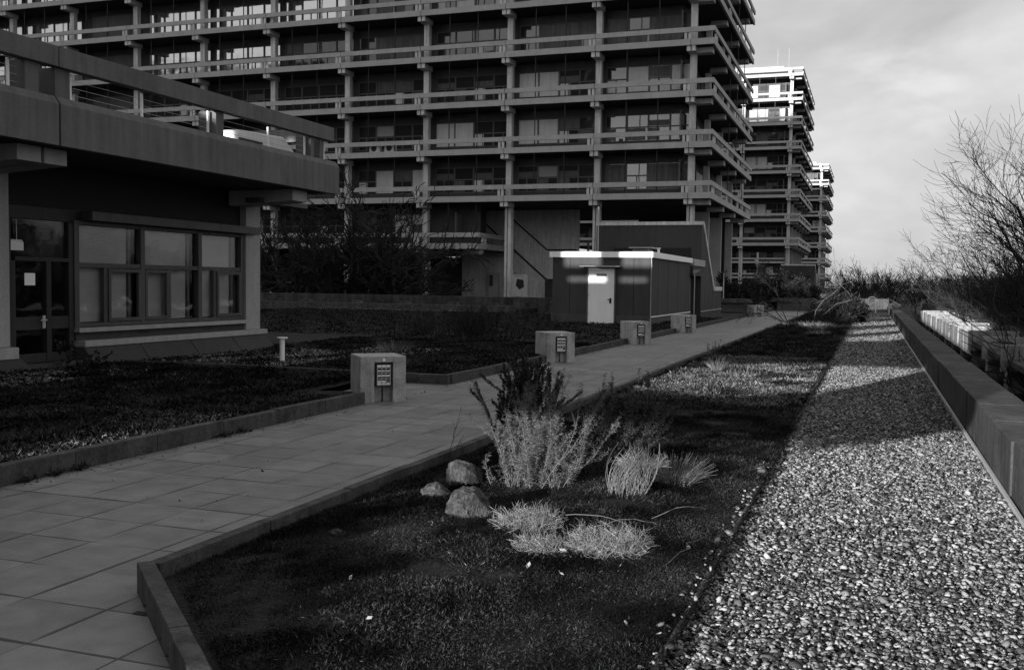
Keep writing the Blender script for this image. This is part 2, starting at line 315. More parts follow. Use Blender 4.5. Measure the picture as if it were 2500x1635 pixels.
# ------------------------------------------------------------------ towers
P0 = 7.55; FH = 3.48; BAY = 6.77
BW_ = BAY-.44
def window_meshes():
    F = MB(); u = BW_/4; H = 1.95
    F.box(0, BW_, 0, .10, 0, .07); F.box(0, BW_, 0, .10, H-.07, H)
    for i in range(5): F.box(max(0, i*u-.06), min(BW_, i*u+.06), -.02, .1, .072, H-.072)
    for i in range(4): F.box(i*u+.062, (i+1)*u-.062, 0, .09, .98, 1.07); c = i*u+u*(.5 if i % 2 else .45); F.box(c-.035, c+.035, .005, .09, .072, .978)
    frame = F.mesh('window', 'frame')
    def pane(mask, mat):
        P = MB()
        for i in range(4):
            if mask & (1 << i): P.box(i*u+.02, (i+1)*u-.02, .05, .07, .03, H-.03)
        return P.mesh('pane', mat)
    panes = [pane(15, 'glass'), pane(15, 'glass_m')]
    bl = []
    rnd = random.Random(7)
    for k in range(12):
        B = MB(); any_ = False
        for i in range(4):
            r = rnd.random(); x0, x1 = i*u+.07, (i+1)*u-.07
            if r < .17: B.box(x0, x1, -.035, -.022, .1, H-.1); any_ = True
            elif r < .30: B.box(x0, x1, .03, .045, 1.1, H-.08); any_ = True
            elif r < .36: B.box(x0, (x0+x1)/2, .03, .045, .1, .96); any_ = True
        bl.append(B.mesh('blind', 'blind2' if k % 3 == 0 else 'blind' if k % 3 == 1 else 'curtain') if any_ else None)
    cu = []
    for k in range(4):
        B = MB()
        for i in range(4):
            if rnd.random() < .5: x = i*u+.08; ww = rnd.uniform(.3, u-.2); B.box(x, x+ww, .034, .047, .1, .95)
            if rnd.random() < .35: B.box(i*u+.08, (i+1)*u-.08, .034, .047, 1.1, rnd.choice([1.5, 1.85]))
        cu.append(B.mesh('curtain', 'curtain'))
    return frame, panes, bl, cu
BRK = [MB().prism([(-1.18, -.36), (.3, -.36), (.3, -.003), (-1.18, -.003)], -.30, -.04, 'x').prism([(-1.18, -.36), (.3, -.36), (.3, -.003), (-1.18, -.003)], .04, .30, 'x').box(-.04, .04, -.9, .3, -.34, -.01).mesh('bracket', 'conc_l'),
       MB().box(-1.45, -.25, -.42, .42, -.36, -.003).mesh('bracket', 'conc')]
CLOSED = []
for cov in ((0, 2), (1, 3), (0, 1, 3)):
    B_ = MB()
    for i_ in cov: B_.box(i_*BW_/4+.07, (i_+1)*BW_/4-.07, -.035, -.022, .1, 1.85)
    CLOSED.append(B_)
WF, WP, WBL, WCU = window_meshes(); CLOSED = [b.mesh('blind', 'blind2') for b in CLOSED]
def tower(name, X1, Y0, nb, nside, k0, k1, label, low=None, solid=(), seed=0, bright=lambda k, b: False, closed=lambda k, b: False):
    """X1 right slab edge, Y0 front slab edge, floors k0..k1, nb bays wide, nside deep"""
    t = thing(name, (X1-1.6, Y0+1.3, 0), label, 'building', 'stepped office towers in a row')
    rnd = random.Random(seed); ox, oy = t.location.x, t.location.y
    cx = [-i*BAY for i in range(nb+1)]              # column centres, local x
    cy = [i*6.77 for i in range(nside+1)]
    sx0 = cx[-1]-1.6; sx1 = 1.6; sy0 = -1.3; sy1 = cy[-1]+2.2
    wy = 1.25; wx = -1.0                             # window planes
    for k in range(k0, k1+1):
        z = P0+FH*k; L = low[1] if (low and k < low[0]) else None
        ex1 = sx1 if L is None else L-ox
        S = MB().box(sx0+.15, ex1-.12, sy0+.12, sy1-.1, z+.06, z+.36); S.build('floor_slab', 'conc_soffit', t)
        E = MB(); Rl = MB(); edges = [ex1]+[c+.0 for c in cx if c < ex1-1.5]+[sx0]
        for a, b in zip(edges[:-1], edges[1:]):
            E.box(b+.02, a-.02 if a != ex1 else a, sy0, sy0+.16, z, z+.42); Rl.box(b+.02, a-.02 if a != ex1 else a+.03, sy0-.03, sy0+.1, z+.88, z+1.21)
        if L is None or True:
            es = [sy0+.161]+cy[1:]+[sy1]
            for a, b in zip(es[:-1], es[1:]): E.box(ex1-.16, ex1, a+.01, b-.02, z, z+.42); Rl.box(ex1-.1, ex1+.03, a+.01, b-.02, z+.88, z+1.21)
        E.build('slab_edge', 'conc', t)
        Po = MB(); brs = []
        for c in cx:
            if c > ex1: continue
            brs.append(('f', c))
            for s in (-1, 1):
                Po.box(c+s*.14-.32, c+s*.14-.14, sy0+.02, sy0+.14, z+.424, z+.876)
        for c in cy:
            brs.append(('s', c))
            for s in (-1, 1): Po.box(ex1-.13, ex1-.02, c+s*.3-.12, c+s*.3+.12, z+.424, z+.876)
        for kind_, c in brs:
            b_ = link('bracket', BRK[0] if kind_ == 'f' else BRK[1], t); b_.location = (c, 0, z) if kind_ == 'f' else (ex1, c, z)
        ra = Rl.mesh('railing', 'conc'); nf = len(ra.polygons); Rl.v, Rl.f, n0 = Rl.v+Po.v, Rl.f+[tuple(i+len(Rl.v) for i in f) for f in Po.f], len(Rl.f)
        rm = Rl.build('railing', 'conc', t); rm.data.materials.append(M['conc_l'])
        for p in rm.data.polygons[n0:]: p.material_index = 1
        # walls behind the galleries
        if k == k1: break
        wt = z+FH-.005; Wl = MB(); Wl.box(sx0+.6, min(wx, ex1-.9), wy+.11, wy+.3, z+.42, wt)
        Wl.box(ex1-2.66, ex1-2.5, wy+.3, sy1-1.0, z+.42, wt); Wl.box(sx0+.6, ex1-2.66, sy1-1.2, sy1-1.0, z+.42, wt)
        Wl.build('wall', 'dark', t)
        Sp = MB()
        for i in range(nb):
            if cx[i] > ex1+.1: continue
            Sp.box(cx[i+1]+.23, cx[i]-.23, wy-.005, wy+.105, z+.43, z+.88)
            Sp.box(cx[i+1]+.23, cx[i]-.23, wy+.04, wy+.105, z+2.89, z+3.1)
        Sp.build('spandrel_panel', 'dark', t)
        for i in range(nb):
            if cx[i] > ex1+.1: continue
            if i in solid:
                MB().box(cx[i+1]+1.1, cx[i]-1.6, wy-.2, wy+.1, z+.6, z+2.9).box(cx[i]-1.55, cx[i]-.7, wy-.2, wy+.1, z+.6, z+2.9).build('solid_panel', 'panel', t)
                continue
            w_ = link('window', WF, t); w_.location = (cx[i+1]+.22, wy, z+.9)
            link('pane', WP[1 if bright(k, i) else 0], w_)
            b = WBL[rnd.randrange(12)]
            if closed(k, i): b = CLOSED[(k+i) % 3]
            if b and not bright(k, i): link('blind', b, w_)
            c = WCU[rnd.randrange(4)]
            if rnd.random() < .6 and not bright(k, i): link('curtain', c, w_)
        for i in range(nside):
            w_ = link('window', WF, t); w_.location = (ex1-2.45, cy[i]+.22, z+.9); w_.rotation_euler = (0, 0, math.pi/2)
            link('pane', WP[0], w_); b = WBL[rnd.randrange(12)]
            if b: link('blind', b, w_)
    # columns run the full height, one object each
    zt = P0+FH*k1
    for i, c in enumerate(cx):
        lowk = k0
        if low and c+ox > low[1]: lowk = low[0]
        for k in range(lowk, k1):
            z = P0+FH*k
        seg = MB()
        for k in range(lowk, k1): z = P0+FH*k; seg.box(c-.21, c+.21, -.22, .22, z+.424, z+FH-.364)
        seg.build('column', 'conc_l', t)
        zl = P0+FH*lowk-.364
        MB().box(c-.24, c-.07, -.24, .3, -.5, zl).box(c+.0, c+.26, -.24, .3, -.5, zl).build('pier', 'conc_l', t)
    for c in cy[1:]:
        seg = MB()
        for k in range(k0 if not low else low[0], k1): z = P0+FH*k; seg.box(-.21, .21, c-.2, c+.2, z+.424, z+FH-.364)
        seg.build('column', 'conc_l', t)
        MB().box(-.95, .3, c-.16, c+.16, -.5, P0+FH*(k0 if not low else low[0])-.364).build('pier', 'conc', t)
    # thin rods that hang in front of the galleries
    rods = MB()
    for i in range(nb):
        for q in (1/3, 2/3):
            x = cx[i]-BAY*q
            if low and x+ox > low[1]: zz = P0+FH*low[0]
            else: zz = P0+FH*k0
            rods.box(x-.03, x+.03, sy0+.3, sy0+.36, zz+.36, zt)
    for c in (10.0, 14.5, 19.0): rods.box(sx1-.45, sx1-.39, c, c+.06, P0+FH*(low[0] if low else k0)+.36, zt)
    rods.build('facade_rod', 'black', t)
    MB().box(sx0+.8, sx1-1.6, sy0+1.4, sy1-1.5, zt+.36, zt+1.5).build('roof_parapet', 'conc', t)
    MB().box(sx0+1.5, sx1-2.9, sy0+2.4, sy1-2.5, zt+1.5, zt+1.95).build('plant_room', 'conc', t)
    return t
T1 = tower('office_tower', -10.55, 70, 10, 3, -1, 7, 'nearest grey concrete office tower with galleries, filling the upper left of the photo', low=(0, -27.6), solid=(7,), seed=3,
           bright=lambda k, b: (k >= 3 and b >= 5) or (k >= 4 and b >= 4))
t = T1; ox, oy = t.location.x, t.location.y
# ground floor of the nearest tower: recessed dark base on the left, pale end wall behind the piers
MB().box(-80-ox, -32.3-ox, 74-oy, 90-oy, -.4, 3.6).build('base_wall', 'darkwall', t)
g = MB()
for x in (-37.6, -41.9, -49, -56): g.box(x-ox, x+3.2-ox, 73.9-oy, 73.96-oy, 1.35, 1.42).box(x-ox, x+3.2-ox, 73.9-oy, 73.96-oy, .35, .42).box(x-ox, x+.08-ox, 73.9-oy, 73.96-oy, .42, 1.35).box(x+1.6-ox, x+1.68-ox, 73.9-oy, 73.96-oy, .42, 1.35).box(x+3.12-ox, x+3.2-ox, 73.9-oy, 73.96-oy, .42, 1.35)
g.build('window_frame', 'conc', t)
MB().box(-80-ox, -32-ox, 73.5-oy, 73.9-oy, -.4, .3).build('plinth', 'conc', t)
MB().box(-32.2-ox, -22.2-ox, 78-oy, 78.4-oy, -.4, 7.5).build('stair_wall', 'conc_l', t)
g = MB()
def bar(p, q, wd):
    d = (Vector((q[0], 0, q[1]))-Vector((p[0], 0, p[1]))).normalized(); n = Vector((-d.z, 0, d.x))*wd
    g.prism([(p[0]-n.x-ox, p[1]-n.z), (q[0]-n.x-ox, q[1]-n.z), (q[0]+n.x-ox, q[1]+n.z), (p[0]+n.x-ox, p[1]+n.z)], 77.9-oy, 77.995-oy, 'y')
bar((-31.2, 7.3), (-24.8, 1.9), .06); bar((-28.4, 7.3), (-24.8, 4.3), .06); bar((-24.78, 4.28), (-22.3, 4.28), .06); bar((-24.78, 1.88), (-22.3, 1.88), .06)
g.build('handrail', 'black', t)
MB().box(-24.8-ox, -22.2-ox, 77.6-oy, 77.89-oy, -.4, 1.8).build('stair_wall', 'conc_soffit', t)
g = MB(); g.box(-20-ox, -12.3-ox, 90-oy, 90.4-oy, -.4, 7.5); g.build('rear_wall', 'darkwall', t)
g = MB()
for x in (-25.6, -24.2, -23.0): g.box(x-ox, x+.5-ox, 88-oy, 88.2-oy, 2.6, 3.1).box(x-ox, x+.5-ox, 88-oy, 88.2-oy, 3.3, 3.5).box(x-ox, x+.16-ox, 88-oy, 88.2-oy, 3.5, 5.4)
g.build('rear_balcony', 'conc', t)
T2 = tower('office_tower', -10.15, 152, 5, 4, 0, 7, 'second concrete office tower, its top two storeys in the sun', seed=11, closed=lambda k, b: k >= 5)
g = MB()
for x in (-1.3, .3): g.tube([(x-1.0, 2, 33.5), (x-1.0, 2, 36.6)], .02, 5)
g.build('antenna', 'metal', T2)
T3 = tower('office_tower', -9.66, 236, 6, 4, -2, 6, 'third and farthest concrete office tower, seen as a narrow strip', seed=23)
T3.location.z = -.66
# ------------------------------------------------------------------ far dark stair block by the second tower, sloped one by the nearest
def sloped(name, X0, X1, Y0, Y1, Y2, zt, zl, label, cap=True):
    t = thing(name, ((X0+X1)/2, Y0, 0), label, 'building')
    b = MB().prism([(Y0, -.1), (Y2, -.1), (Y2, zl), (Y1, zl), (Y0, zt)], X0, X1, 'x'); local(b, t).build('wall', 'shed', t)
    k = MB(); k.box(X0-.03, X1+.05, Y0-.05, Y0+.3, zt+.003, zt+.17)
    n = .1
    k.prism([(Y0+.3, zt-.12), (Y1, zl+.003), (Y2+.02, zl+.003), (Y2+.02, zl+.22), (Y1+.06, zl+.22), (Y0+.36, zt+.16)], X1-.13, X1+.05, 'x')
    local(k, t).build('coping', 'conc_l', t)
    f = MB().box(X0+.9, X1-.5, Y0-.03, Y0-.003, zt*.2, zt-1.1); local(f, t).build('recessed_panel', 'darkwall', t)
    g = MB()
    for yy in np.arange(Y0+1.2, Y2, 1.25): g.box(X1+.002, X1+.006, yy, yy+.02, .2, min(zl, 1.4))
    local(g, t).build('panel_joint', 'darkwall', t)
    g = MB().box(X1+.001, X1+.03, Y0+.02, Y2, .30, .345); local(g, t).build('flashing', 'metal', t)
    return t
sloped('stair_block', -12.9, -7.7, 48.6, 52.6, 55.6, 4.45, 1.3, 'dark grey stair block with sloping light coping, behind the white-doored hut')
sloped('stair_block', -10.3, -6.4, 125, 131, 135, 4.1, 1.3, 'far dark stair block standing in front of the second tower')
# ------------------------------------------------------------------ hut with the white door
h = thing('service_hut', (-9.5, 36.6, 0), 'small dark flat-roofed hut with pale roof trim beside the path', 'hut')
def hp(name, mat, mb, bevel=0, parent=None): return local(mb, h).build(name, mat, parent or h, bevel)
hp('wall', 'shed', MB().box(-11.42, -7.66, 36.68, 45.2, -.05, 2.6))
hp('roof_trim', 'white', MB().box(-11.52, -7.56, 36.56, 36.68, 2.56, 2.77).box(-7.68, -7.56, 36.682, 45.3, 2.56, 2.77).box(-11.52, -11.4, 36.682, 45.3, 2.56, 2.77))
hp('roof', 'dark', MB().box(-11.41, -7.67, 36.67, 45.2, 2.602, 2.7))
hp('plinth', 'dark', MB().box(-11.46, -10.06, 36.62, 36.679, -.04, .42), .01)
hp('plinth', 'dark', MB().box(-8.94, -7.62, 36.62, 36.679, -.04, .40), .01)
hp('plinth', 'dark', MB().box(-7.659, -7.63, 36.68, 45.2, -.04, .36), .01)
hp('canopy', 'metal', MB().box(-10.28, -8.78, 36.32, 36.679, 2.2, 2.24), .005)
hp('door_frame', 'panel', MB().box(-10.05, -10.003, 36.585, 36.677, .05, 2.19).box(-8.997, -8.95, 36.585, 36.677, .05, 2.19).box(-10.002, -8.998, 36.585, 36.677, 2.153, 2.19))
d = hp('door', 'white', MB().box(-10.0, -9.0, 36.6, 36.676, .08, 2.15), .01)
for z in (.4, 1.1, 1.85): local(MB().tube([(-9.99, 36.59, z), (-9.99, 36.59, z+.1)], .014), h).build('hinge', 'metal', d)
local(MB().box(-9.68, -9.3, 36.59, 36.599, 1.86, 1.95), h).build('vent_plate', 'panel', d)
local(MB().box(-9.17, -9.10, 36.575, 36.599, .86, 1.05), h).build('lock_plate', 'black', d)
local(MB().tube([(-9.135, 36.575, .99), (-9.135, 36.53, .99), (-9.24, 36.53, .99)], .012), h).build('handle', 'black', d)
hp('panel_joint', 'darkwall', MB().box(-7.665, -7.655, 38.1, 38.13, .4, 2.55).box(-7.665, -7.655, 40.1, 40.13, .4, 2.55).box(-7.665, -7.655, 42.3, 42.33, .4, 2.55))
for x in (-10.75, -8.3): hp('panel_joint', 'darkwall', MB().box(x, x+.02, 36.672, 36.679, .43, 2.55))
hp('flashing', 'white', MB().box(-7.628, -7.6, 36.66, 45.2, .36, .40))
hp('drain_pipe', 'metal', MB().tube([(-7.62, 36.6, 2.56), (-7.6, 36.58, 2.2), (-7.62, 36.6, 1.9), (-7.62, 36.6, .05)], .012))
c = hp('roof_vent', 'metal', MB().box(-8.75, -8.05, 38.3, 39.0, 2.74, 2.80).box(-8.72, -8.08, 38.33, 38.97, 2.86, 2.9).box(-8.85, -7.95, 38.2, 39.1, 2.96, 3.0).box(-8.7, -8.66, 38.35, 38.39, 2.8, 2.96).box(-8.14, -8.1, 38.35, 38.39, 2.8, 2.96), .005)
hp('roof_pipe', 'white', MB().tube([(-7.75, 38.5, 2.7), (-7.75, 38.5, 2.95)], .05, 8).tube([(-7.75, 38.5, 2.95), (-7.75, 38.5, 2.98)], .085, 8))
# link between the hut and the stair block, with a recessed door
k = thing('link_passage', (-8.0, 47, 0), 'low dark passage with a recessed entrance between hut and stair block', 'building')
local(MB().box(-10.5, -8.1, 45.3, 48.55, -.05, 2.2), k).build('wall', 'darkwall', k)
local(MB().box(-10.5, -7.5, 45.32, 48.5, 2.45, 2.75), k).build('roof_trim', 'conc', k)
local(MB().box(-10.5, -7.55, 45.32, 48.5, 2.0, 2.447), k).build('lintel', 'shed', k)
d = local(MB().box(-8.09, -8.05, 46.0, 47.8, .1, 1.95), k).build('door', 'dark', k)
local(MB().box(-8.045, -8.03, 46.1, 46.3, 1.35, 1.65), k).build('notice', 'white', d)
local(MB().box(-8.045, -8.03, 46.1, 46.5, .85, 1.1), k).build('notice', 'conc_l', d)
# ------------------------------------------------------------------ planter wall in the back
pw = thing('planter_wall', (-25, 50, 0), 'long weathered concrete planter ledge below the dark bare trees', 'planter')
local(MB().box(-45, -17.5, 49.5, 49.9, -.5, .36), pw).build('front_ledge', 'kerb', pw, .02)
local(MB().box(-45, -17.5, 50.0, 53.4, -.6, .2), pw).build('soil', 'soil', pw)
local(MB().box(-60, -16.5, 53.5, 54.0, -.5, .78), pw).build('rear_ledge', 'wall', pw, .02)
q = MB()
for x in (-33.5, -30.2, -27, -24, -21.2, -18.9): q.prism([(x-.4, .2), (x+.4, .2), (x+.25, .5), (x-.25, .5)], 49.95, 50.3, 'y')
local(q, pw).build('ledge_foot', 'kerb', pw)
# ------------------------------------------------------------------ pavilion on the left
pv = thing('pavilion', (-12.4, 15, 0), 'low concrete pavilion with dark window wall and heavy roof beam, left foreground', 'building')
def pp(name, mat, mb, parent=None, bevel=0): return local(mb, pv).build(name, mat, parent or pv, bevel)
XW = -12.4
pp('column', 'pav_light', MB().box(-12.95, -12.36, 18.1, 18.62, .505, 3.36), bevel=.01)
pp('column', 'pav_light', MB().box(-12.95, -12.36, 11.25, 11.93, .48, 3.36), bevel=.01)
pp('upper_wall', 'darkwall', MB().box(-12.7, -12.5, 11.94, 18.09, 2.66, 3.8))
pp('side_wall', 'darkwall', MB().box(-25, -12.96, 18.3, 18.6, -.05, 3.8))
pp('side_wall', 'darkwall', MB().box(-25, -12.96, 8.0, 11.3, -.05, 3.8))
pp('blind_box', 'wood2', MB().box(-12.5, -12.2, 13.5, 18.38, 2.5, 2.65), bevel=.008)
pp('lintel', 'wood', MB().box(-12.7, -12.45, 11.94, 13.48, 2.46, 2.655))
MUL = [13.36, 14.97, 16.62, 18.03]; SPL = [(14.05, 1), (15.72, 0), (17.12, 1)]
for i in range(3):
    a, b = MUL[i], MUL[i+1]; s, side = SPL[i]
    F = MB(); F.box(-12.52, -12.40, a-.055, a+.055, .72, 2.49)
    if i == 2: F.box(-12.52, -12.40, b-.055, b+.055, .72, 2.49)
    F.box(-12.5, -12.41, a+.056, b-.056, .725, .79).box(-12.5, -12.41, a+.056, b-.056, 1.72, 1.80).box(-12.5, -12.41, a+.056, b-.056, 2.43, 2.49)
    F.box(-12.5, -12.42, s-.045, s+.045, .791, 1.719)
    lo, hi = (s+.046, b-.06) if side else (a+.06, s-.046)
    F.box(-12.45, -12.395, lo, lo+.06, .80, 1.71).box(-12.45, -12.395, hi-.06, hi, .80, 1.71).box(-12.45, -12.395, lo+.061, hi-.061, .80, .86).box(-12.45, -12.395, lo+.061, hi-.061, 1.65, 1.71)
    F.box(-12.56, -12.505, b-.26, b-.2, .8, 2.42)
    w_ = pp('window', 'wood2', F, bevel=.004)
    g = MB()
    zz = .80
    while zz < 2.43:
        g.prism([(-12.56, zz), (-12.553, zz+.002), (-12.548, zz+.023), (-12.555, zz+.024)], a+.06, b-.27, 'y'); zz += .0235
    bl = local(g, pv).build('blind', 'blind', w_)
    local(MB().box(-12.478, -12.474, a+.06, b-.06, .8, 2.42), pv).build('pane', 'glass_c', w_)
pp('interior_wall', 'black', MB().box(-14.6, -14.5, 11.9, 18.3, .0, 2.7).box(-14.5, -12.6, 18.15, 18.19, 0, 2.7).box(-14.5, -12.58, 13.2, 13.24, 0, 2.7))  # black stands in for the darkness of the unlit room
pp('sill', 'pav_light', MB().box(-12.46, -12.32, 13.32, 18.09, .64, .715), bevel=.006)
pp('sill_panel', 'shed', MB().box(-12.6, -12.42, 13.34, 18.09, .51, .638))
pp('plinth_trim', 'pav_light', MB().box(-12.75, -12.24, 13.36, 18.72, .40, .502), bevel=.01)
pp('plinth_trim', 'pav_light', MB().box(-12.95, -12.24, 11.2, 11.98, .30, .475), bevel=.01)
pl = MB()
for a, b in ((13.36, 14.7), (14.72, 16.1), (16.12, 17.45), (17.47, 18.68)): pl.prism([(-12.6, -.05), (-11.98, -.05), (-11.98, .06), (-12.27, .397), (-12.6, .397)], a, b, 'y')
pl.prism([(-12.6, -.05), (-11.98, -.05), (-11.98, .06), (-12.27, .297), (-12.6, .297)], 11.2, 12.05, 'y')
pp('plinth', 'shed', pl, bevel=.006)
d = pp('door', 'wood', MB().box(-12.52, -12.42, 12.02, 12.1, .2, 1.80).box(-12.52, -12.42, 12.72, 12.82, .2, 1.80).box(-12.52, -12.42, 13.2, 13.3, .2, 2.45).box(-12.52, -12.42, 11.94, 12.019, .2, 2.45).box(-12.52, -12.42, 12.1, 13.199, 1.801, 1.86).box(-12.51, -12.43, 12.101, 12.719, .72, .92).box(-12.51, -12.43, 12.821, 13.199, .72, .92).box(-12.51, -12.43, 12.101, 12.719, .2, .34).box(-12.51, -12.43, 12.821, 13.199, .2, .34), bevel=.004)
local(MB().box(-12.485, -12.47, 12.1, 13.2, .34, 2.45), pv).build('pane', 'glass_c', d)
local(MB().tube([(-12.42, 12.66, .87), (-12.36, 12.66, .87), (-12.36, 12.54, .865)], .013).box(-12.425, -12.415, 12.63, 12.69, .74, .94), pv).build('handle', 'metal', d)
local(MB().box(-12.468, -12.462, 12.32, 12.53, 1.42, 1.61), pv).build('notice', 'white', d)
pp('doorstep', 'kerb', MB().box(-12.75, -12.2, 12.05, 13.3, -.05, .19), bevel=.01)
pp('wall_lamp', 'metal', MB().box(-12.36, -12.28, 11.4, 11.62, .98, 1.22).box(-12.36, -12.24, 11.38, 11.65, 1.221, 1.3), bevel=.01)
pp('letter_slot', 'black', MB().box(-12.41, -12.40, 14.9, 15.15, .57, .59).box(-12.41, -12.40, 16.75, 17.0, .57, .59))
g = MB().tube([(-12.82, 12.32, 2.45), (-12.82, 12.32, 2.14)], .004, 4).tube([(-12.82, 12.52, 2.45), (-12.82, 12.52, 2.14)], .004, 4)
g.prism([(-12.88, 1.97), (-12.76, 1.97), (-12.76, 2.1), (-12.80, 2.14), (-12.88, 2.14)], 12.28, 12.6, 'y')
tag(g.build('pendant_lamp', 'white'), 'small white lamp hanging on two chains behind the pavilion door glass', 'lamp')
# roof
XB = -10.6
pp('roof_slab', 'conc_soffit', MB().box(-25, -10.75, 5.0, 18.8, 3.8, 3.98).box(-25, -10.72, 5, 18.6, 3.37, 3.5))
for a, b in ((3.0, 11.11), (11.15, 18.88)): pp('edge_beam', 'pav_conc', MB().prism([(-10.72, 3.36), (-10.6, 3.36), (-10.6, 3.93), (-10.68, 4.04), (-10.85, 4.04), (-10.85, 3.8), (-10.72, 3.8)], a, b, 'y'), bevel=.008)
pp('edge_beam', 'pav_conc', MB().box(-25, -10.86, 18.7, 18.88, 3.38, 4.03))
for a, b in ((3.0, 11.13), (11.15, 18.7)): pp('rail_beam', 'pav_conc', MB().box(-10.78, -10.62, a, b, 4.44, 4.72), bevel=.008)
pp('rail_beam', 'pav_conc', MB().box(-12.6, -10.79, 18.5, 18.68, 4.44, 4.70))
for y0, y1 in ((10.62, 10.86), (11.15, 11.42), (14.78, 15.0), (17.9, 18.02), (18.25, 18.4)): pp('rail_support', 'pav_conc', MB().box(-11.05, -10.7, y0, y1, 4.042, 4.438))
for yy in (10.45, 11.55, 13.05, 14.72, 15.05, 16.55, 17.85, 18.12, 18.45, 18.6):
    pp('railing_post', 'white', MB().tube([(-10.82, yy, 4.05), (-10.82, yy, 4.43)], .022, 8).tube([(-10.82, yy, 4.045), (-10.82, yy, 4.06)], .03, 8))
q = MB()
for z in (4.14, 4.24, 4.34): q.tube([(-10.82, 5, z), (-10.82, 10.6, z)], .0035, 4).tube([(-10.82, 11.5, z), (-10.82, 18.6, z)], .0035, 4)
pp('railing_wire', 'metal', q)
pp('bracket', 'pav_light', MB().prism([(-12.4, 3.05), (-10.9, 3.14), (-10.9, 3.36), (-12.4, 3.36)], 17.55, 18.1, 'y'), bevel=.006)
pp('bracket', 'pav_light', MB().prism([(-12.4, 3.05), (-10.95, 3.14), (-10.95, 3.36), (-12.4, 3.36)], 10.72, 11.14, 'y'), bevel=.006)
pp('bracket', 'pav_light', MB().prism([(-12.4, 3.05), (-10.95, 3.14), (-10.95, 3.36), (-12.4, 3.36)], 11.2, 11.62, 'y'), bevel=.006)
pp('gutter', 'wood2', MB().box(-11.9, -11.55, 17.4, 19.2, 3.1, 3.2))
pp('roof_upstand', 'pav_conc', MB().box(-14.2, -13.6, 12.55, 12.95, 4.0, 6.5))
# skylight housing on the pavilion roof
sk = thing('roof_skylight', (-12.2, 17.6, 3.98), 'bright white sloped roof housing seen between pavilion rail beams', 'skylight')
local(MB().prism([(16.5, 3.981), (18.59, 3.981), (18.59, 4.22), (18.15, 4.49), (16.6, 4.42)], -13.2, -11.5, 'x'), sk).build('housing', 'white', sk, .02)
local(MB().box(-11.499, -11.46, 16.6, 17.35, 3.99, 4.27), sk).build('side_hatch', 'dark', sk)
# ------------------------------------------------------------------ concrete lamp blocks along the path
BL = [(-6.12, 11.46, 'nearest concrete block lamp at the left kerb, largest in view', .60), (-5.99, 18.93, 'second concrete block lamp along the left kerb of the path', .60), (-5.91, 25.93, 'third concrete block lamp, in front of the hut', .60), (-5.86, 32.89, 'fourth concrete block lamp, at the corner of the hut', .6), (-5.68, 53.24, 'farthest small concrete block lamp beyond the stair block', .60)]
ang = R(40)
W_, DD, HH = .60, .62, .59
proto = thing('block_lamp', (BL[0][0], BL[0][1], 0), BL[0][2], 'path lamp', 'concrete block lamps along the path', ang)
# body: a solid block with a slot from the ground up to just below the top, lamp set into it
b = MB(); b.box(0, .185, 0, .62, -.03, HH).box(.43, W_, 0, .62, -.03, HH).box(.186, .429, .0, .62, .512, HH).box(.186, .429, .12, .62, -.03, .511)
bm = b.build('block', 'lampblock', proto, .008)
MB().box(.2, .415, .02, .10, .20, .50).build('lamp_housing', 'black', proto)
MB().box(.225, .392, .012, .018, .225, .48).build('lamp_glass', 'glass_m', proto)
MB().box(.228, .389, .006, .0115, .452, .478).box(.228, .389, .006, .0115, .395, .41).box(.228, .389, .006, .0115, .33, .35).box(.228, .340, .006, .0115, .255, .275).box(.228, .389, .006, .0115, .226, .246).build('reflector', 'white', proto)
g = MB()
for x in (.283, .337): g.box(x-.004, x+.004, -.004, .004, .215, .485)
for x in (.222, .392): g.box(x-.004, x+.004, -.004, .004, .215, .485)
for z in (.22, .305, .375, .44): g.box(.218, .396, -.009, -.0045, z-.003, z+.003)
g.build('guard_grille', 'metal', proto)
g = MB().tube([(.305, .07, -.02), (.305, .07, .2)], .012, 6); g.build('cable_pipe', 'kerb', proto)
disc = MB().tube([(.307, -.006, .545), (.307, .004, .545)], .019, 14); disc.build('number_disc', 'white', proto)
for i, (x, y, lb, s) in enumerate(BL[1:]):
    c = copy_tree(proto); c.location = (x, y, 0); c['label'] = lb
# ------------------------------------------------------------------ small things
g = MB().tube([(-9.86, 15.54, 0), (-9.86, 15.54, .52)], .045, 14).tube([(-9.86, 15.54, .52), (-9.86, 15.54, .54)], .095, 16)
tag(g.build('vent_pipe', 'white'), 'short white vent pipe with flat cap standing in the left gravel', 'pipe')
g = thing('lamp_post', (-7.45, 45.2, 0), 'slim pale lamp post with tilted head beside the hut entrance', 'street lamp')
local(MB().tube([(-7.45, 45.2, 0), (-7.45, 45.2, 2.15)], .025, 8), g).build('pole', 'metal', g); local(MB().hull([(-7.5, 45.1, 2.1), (-7.4, 45.1, 2.1), (-7.2, 45.1, 2.26), (-7.5, 45.1, 2.24), (-7.5, 45.3, 2.1), (-7.4, 45.3, 2.1), (-7.2, 45.3, 2.26), (-7.5, 45.3, 2.24)], [(0, 1, 2, 3), (4, 5, 6, 7), (0, 1, 5, 4), (1, 2, 6, 5), (2, 3, 7, 6), (3, 0, 4, 7)]), g).build('lamp_head', 'metal', g)
g = thing('lamp_post', (-9.0, 66, 0), 'thin dark lamp post standing among the tall piers of the nearest tower', 'street lamp')
local(MB().tube([(-9.0, 66, 0), (-9.0, 66, 2.4)], .03, 8), g).build('pole', 'metal', g); local(MB().tube([(-9, 66, 2.4), (-9, 66, 2.48)], .15, 10), g).build('lamp_head', 'dark', g)
